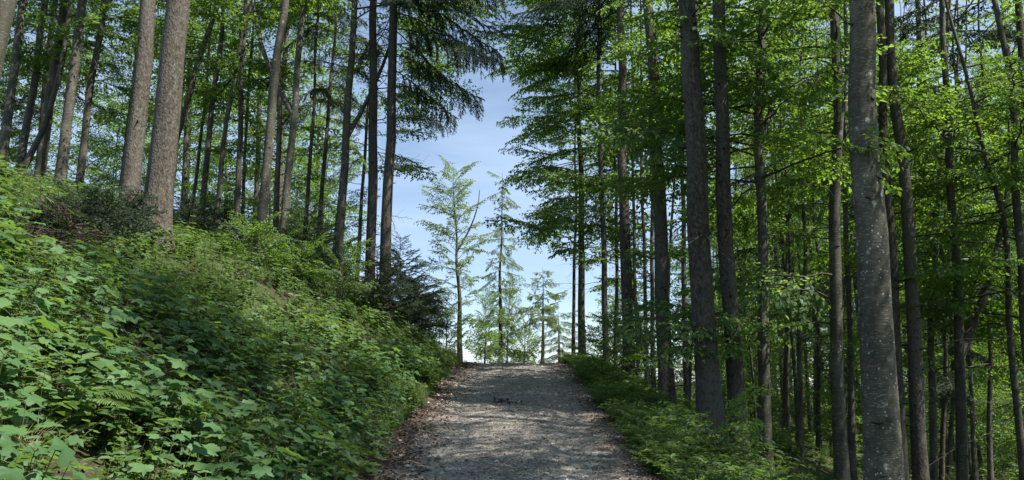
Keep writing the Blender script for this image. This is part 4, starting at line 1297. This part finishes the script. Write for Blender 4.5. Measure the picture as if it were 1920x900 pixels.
# ---- single stones
def at_pix(u, v, off=0.0):
    """Where the sight line of pixel (u, v) meets the ground."""
    d = np.linspace(2.5, 40, 3000)
    P = np.array([pix(u, v, q) for q in d])
    h = ground_z(P[:, 0], P[:, 1])
    low = P[:, 2] < h
    k = int(np.argmax(low)) if low.any() else 400 + int(np.argmin((P[:, 2] - h)[400:1500]))
    return np.array([P[k, 0], P[k, 1], h[k] + off])
for k, (u, v, s, lab) in enumerate([(22, 398, .10, 'pale stone at the upper left of the brush pile'), (36, 396, .16, 'biggest pale stone on top of the brush pile'), (60, 408, .10, 'small pale stone beside the biggest one on the brush pile'),
        (67, 424, .10, 'pale stone just above the dark heap of sticks'), (46, 448, .13, 'flat pale stone at the lower left of the brush pile'), (66, 442, .09, 'rounded stone below the dark heap of sticks'), (14, 442, .08, 'stone half under dry twigs at the left edge'),
        (752, 856, .06, 'pale stone lying in fallen leaves at the left path edge'), (1000, 832, .05, 'flat stone set in the middle of the gravel'), (1052, 845, .05, 'stone set in the right wheel track'), (806, 858, .055, 'low stone at the left side of the gravel')]):
    p = at_pix(u, v)
    d = s * (1 if p[1] > 9 else .9)
    tag(link('stone', stone_geo(930 + k, d, .62 if k < 7 else .42).mesh('stone', [M['stone']]), None, p + np.array([0, 0, d * .12]), (0, 0, k * 1.3)), lab, 'stone')

# ---- brush pile: each heap of dead sticks is one thing
def stick_heap(seed, w, h, n):
    r = np.random.default_rng(seed)
    g = Geo()
    for k in range(n):
        a, rr = r.uniform(0, 6.28), w * r.random() ** .6
        c = np.array([rr * math.cos(a), rr * math.sin(a), h * (1 - (rr / w) ** 1.5) * r.uniform(.2, 1)])
        d = norm(np.array([r.normal(0, 1), r.normal(0, 1), r.normal(-.1, .45)])) * r.uniform(.12, .38)
        m = c + r.normal(0, .03, 3)
        tube(g, np.stack([c - d, m, c + d + r.normal(0, .05, 3)]), np.array([.7, 1, .5]) * r.uniform(.003, .009), 4, 0)
    return g.pack()
for (u, v, w, h, n, lab) in [(82, 452, .45, .45, 380, 'dark heap of dead sticks beside pale stones on the left bank'), (20, 462, .55, .28, 260, 'reddish brown litter of twigs at the left edge of the bank')]:
    p = at_pix(u, v)
    tag(link('brush_heap', stick_heap(int(u), w, h, n).mesh('brush_heap', [M['brown_stick']]), None, p), lab, 'brush heap')

# ---- the fern
def frond_geo(seed, L, arch):
    r = np.random.default_rng(seed)
    g = Geo()
    q = np.linspace(0, 1, 12)
    Q = np.stack([L * (.95 * q - .10 * q ** 2), 0 * q + .02 * np.sin(q * 3), L * (arch * q - arch * .95 * q ** 2.2)], 1)
    tube(g, Q, np.linspace(.0045, .001, 12), 4, 1)
    P, D, N, LL = [], [], [], []
    for t in np.linspace(.14, .99, 34):
        p = np.array([np.interp(t * 11, np.arange(12), Q[:, i]) for i in range(3)])
        ln = L * .23 * math.sin(min(1, (1 - t) * 1.5 + .06) * 1.57) * min(1, .5 + t * 2)
        for sd in (-1, 1):
            P.append(p); D.append([.45, sd, -.12 + r.normal(0, .07)]); N.append([-.2, r.normal(0, .1), 1]); LL.append(ln * r.uniform(.9, 1.1))
    LL = np.array(LL)
    leaves(g, np.array(P), np.array(D), np.array(N, float), LL, np.maximum(.012, LL * .19), 0, True, .1, .18)
    return g.pack()
for fi, (u, v, sc, lab) in enumerate([(100, 785, 1.0, 'yellow-green fern with arching fronds among the seedlings at lower left'), (30, 660, .6, 'small fern at the left edge above the big fern'), (520, 690, .55, 'small fern half hidden by seedlings in the middle of the bank'), (250, 620, .6, 'small fern in the shade on the upper middle of the bank')]):
    p = at_pix(u, v)
    t = thing('fern', lab, 'fern', p)
    for k, (az, L, ar) in enumerate([(28, .62, .75), (8, .66, .55), (-14, .60, .35), (60, .52, .9), (125, .45, .6), (-60, .5, .45), (200, .42, .5), (160, .45, .7)]):
        link('frond', frond_geo(960 + k + 10 * fi, L * sc, ar).mesh('frond', [M['fern_leaf'], M['stem']]), t, (0, 0, .06), (0, 0, R(az + 40 * fi)))

# ---- tuft of dry sedge, upright herb with long leaves, dead twigs
p = at_pix(2, 893)
g = grass_tuft(970, .34, 300, .16, .9)
tag(link('grass_clump', g.mesh('grass_clump', [M['dry_grass']]), None, p), 'straw-coloured grass clump in the lower left corner', 'grass clump')
def long_leaf_plant(seed, h, n, ll):
    r = np.random.default_rng(seed); g = Geo()
    q = np.linspace(0, 1, 7)
    Q = np.stack([.12 * h * q ** 2, .05 * h * q, h * q], 1)
    tube(g, Q, np.linspace(.005, .002, 7), 4, 1)
    t = np.linspace(.25, 1, n)
    P = np.stack([np.interp(t * 6, np.arange(7), Q[:, i]) for i in range(3)], 1)
    a = np.arange(n) * 2.4
    D = np.stack([np.cos(a), np.sin(a), r.uniform(.1, .9, n)], 1)
    leaves(g, P, D, np.tile([0, 0, 1.], (n, 1)) + r.normal(0, .2, (n, 3)), ll * r.uniform(.8, 1.2, n), ll * .24, 0, True, .15, .35)
    return g.pack()
for (u, v, h, n, lab) in [(352, 850, .42, 12, 'bright upright herb with long narrow leaves, lower middle of the bank'), (118, 850, .40, 9, 'tall herb with long pointed leaves in front of the fern'), (95, 668, .32, 9, 'pale herb with pointed leaves above the fern')]:
    p = at_pix(u, v)
    tag(link('tall_herb', long_leaf_plant(int(u), h, n, .15).mesh('tall_herb', [M['fern_leaf'], M['stem']]), None, p), lab, 'herb')
for (u, v, L, az, up, lab, mk) in [(236, 720, .62, 40, 1.3, 'thin dead twig sticking up out of the seedlings on the bank', 'brown_stick'), (262, 500, 1.1, 25, .85, 'bare dark branch leaning across the foot of the stout sunlit spruce', 'twig'), (100, 575, .5, 60, 1.2, 'short dead twig standing among leaves at the left edge', 'brown_stick'), (405, 690, .45, 70, 1.0, 'little bare twig on the middle of the bank', 'brown_stick')]:
    p = at_pix(u, v)
    tag(link('dead_twig', dead_branch(L, int(u), .0, 6, .006).mesh('dead_twig', [M[mk]]), None, p, Matrix(branch_matrix(R(az), up).tolist()).to_euler()), lab, 'twig')
p = at_pix(944, 757)
g = Geo()
g.merge(dead_branch(.34, 5, .1, 5, .006), rotz(.3), (-.15, 0, .025)); g.merge(dead_branch(.26, 6, .25, 5, .006), rotz(2.6), (.08, .03, .03))
rr_ = np.random.default_rng(3); k = 22
leaves(g, rr_.normal(0, .09, (k, 3)) * [1, .6, .15] + [0, 0, .035], rr_.normal(0, 1, (k, 3)), rr_.normal(0, .6, (k, 3)) + [0, 0, 1], .07, .045, 0, True)
tag(link('broken_twig', g.pack().mesh('broken_twig', [M['brown_stick']]), None, p), 'dark broken twig with withered leaves lying on the gravel', 'twig')

# ---- young spruces, shrubs and saplings
def young_spruce(seed, H, n, rad):
    g = crown_geo(seed, .15, H * .97, rad, n, SPRUCE_SMALL, [.5, .8, 1.1], lambda s: 1.1 - .98 * s, lambda s: .22 + .3 * s)
    return g
SPRUCE_SMALL = [spruce_branch(L, 250 + i, .12, .25, .045, .016, .07) for i, L in enumerate((.5, .8, 1.1))]
def shrub_tree(name, label, cat, p, g, mats, h, r0, group=None):
    t = thing(name, label, cat, p, group)
    tg = Geo(); q = np.linspace(0, 1, 6)
    tube(tg, np.stack([.02 * np.sin(q * 5), .02 * np.cos(q * 4), h * q - .05], 1), r0 * (1 - .85 * q), 7, 0)
    link('trunk', tg.mesh('trunk', [M['twig']]), t)
    link('crown', g.mesh('crown', mats), t)
    return t
SP = [M['spruce_needle'], M['twig']]
for k, (u, v, H, n, rad, lab) in enumerate([(748, 610, 2.3, 110, 1.3, 'biggest dark young spruce below the pair of black trunks'), (778, 640, 1.4, 80, 1.0, 'dark young spruce lowest on the bank, next to the sky gap'), (705, 600, 1.6, 80, 1.1, 'dark young spruce left of the biggest one below the pair of black trunks'),
        (770, 600, 1.2, 50, .85, 'dark young spruce behind the biggest one, against the sky'), (185, 470, .7, 50, .8, 'low young spruce in front of the shaded spruce trunk'), (140, 440, .6, 40, .7, 'small young spruce right of the dark heap of sticks'), (420, 440, .9, 46, .8, 'dark young spruce behind the sunlit seedlings on the ridge'),
        (570, 500, 1.5, 60, .9, 'dark young spruce among the slim trunks on the bank top'), (352, 418, .9, 56, 1.0, 'dark young spruce right behind the stout sunlit spruce'), (232, 436, .5, 36, .6, 'young spruce at the foot of the shaded spruce trunk'), (600, 505, 1.2, 50, .8, 'dark young spruce right of its twin on the bank top')]):
    p = at_pix(u, v)
    shrub_tree('young_spruce', lab, 'young spruce', p, young_spruce(980 + k, H, n, rad), SP, H, .025)
for k, (u, v, H, n, rad, lab) in enumerate([(398, 450, .8, 10, .7, 'sunlit yellow-green sapling right of the stout sunlit spruce'), (470, 500, .5, 9, .6, 'bright low sapling on the sunlit part of the bank'), (560, 540, .5, 9, .6, 'bright low sapling right of the middle of the sunlit bank'), (640, 570, .8, 14, .8, 'green sapling left of the dark young spruces'),
        (520, 500, .5, 9, .6, 'bright sapling at the foot of the smooth leaning beech'), (1128, 722, .9, 12, .8, 'small leafy sapling at the verge near the dark third trunk'), (1352, 880, .3, 6, .4, 'leafy sapling in front of the stoutest verge spruce'), (1165, 730, 1.2, 12, .8, 'leafy sapling between the thin stem and the brown spruce')]):
    p = at_pix(u, v)
    g = crown_geo(1000 + k, .15, H, rad, n, [BEECH[0]], [1.3], lambda s: 1.0 - .4 * s, lambda s: .35 + .5 * s)
    shrub_tree('beech_sapling', lab, 'sapling', p, g, [M['beech_leaf'], M['twig']], H, .012)
# understorey beeches in the right forest
r = np.random.default_rng(1010)
UNDER = []
for k in range(3):
    g = crown_geo(1020 + k, .5, 4.6, 1.8, 34, BEECH_MID[:3], BEECH_MID_L[:3], lambda s: 1.1 - .6 * s, lambda s: .15 + .5 * s)
    UNDER.append((g.mesh('crown', [M['beech_leaf'], M['twig']])))
tg = Geo(); q = np.linspace(0, 1, 8)
tube(tg, np.stack([.06 * np.sin(q * 5), .06 * np.cos(q * 4), 4.4 * q - .1], 1), .03 * (1 - .85 * q), 7, 0)
UT = tg.mesh('trunk', [M['beech_bark']])
def understorey(x, y, label, group):
    t = thing('beech_sapling', label, 'sapling', (x, y, on_ground(x, y)), group)
    t.rotation_euler = (0, 0, r.uniform(0, 6.28)); s = r.uniform(.7, 1.25); t.scale = (s, s, s)
    link('trunk', UT, t); link('crown', UNDER[r.integers(3)], t)
for x, y in scatter(44, 31, lambda x, y: 1130 < screen_u(x, y) < 2000 and y > 19 and x > 3.4, 1.6, (3.4, 28, 19, 45)):
    understorey(x, y, 'leafy understorey sapling between the trunks right of the path', 'understorey saplings in the right forest')
for x, y in scatter(14, 32, lambda x, y: -100 < screen_u(x, y) < 680 and y > 19, 1.6, (-24, -4, 19, 34)):
    understorey(x, y, 'leafy understorey sapling behind the ridge of the left bank', 'understorey saplings behind the left bank')
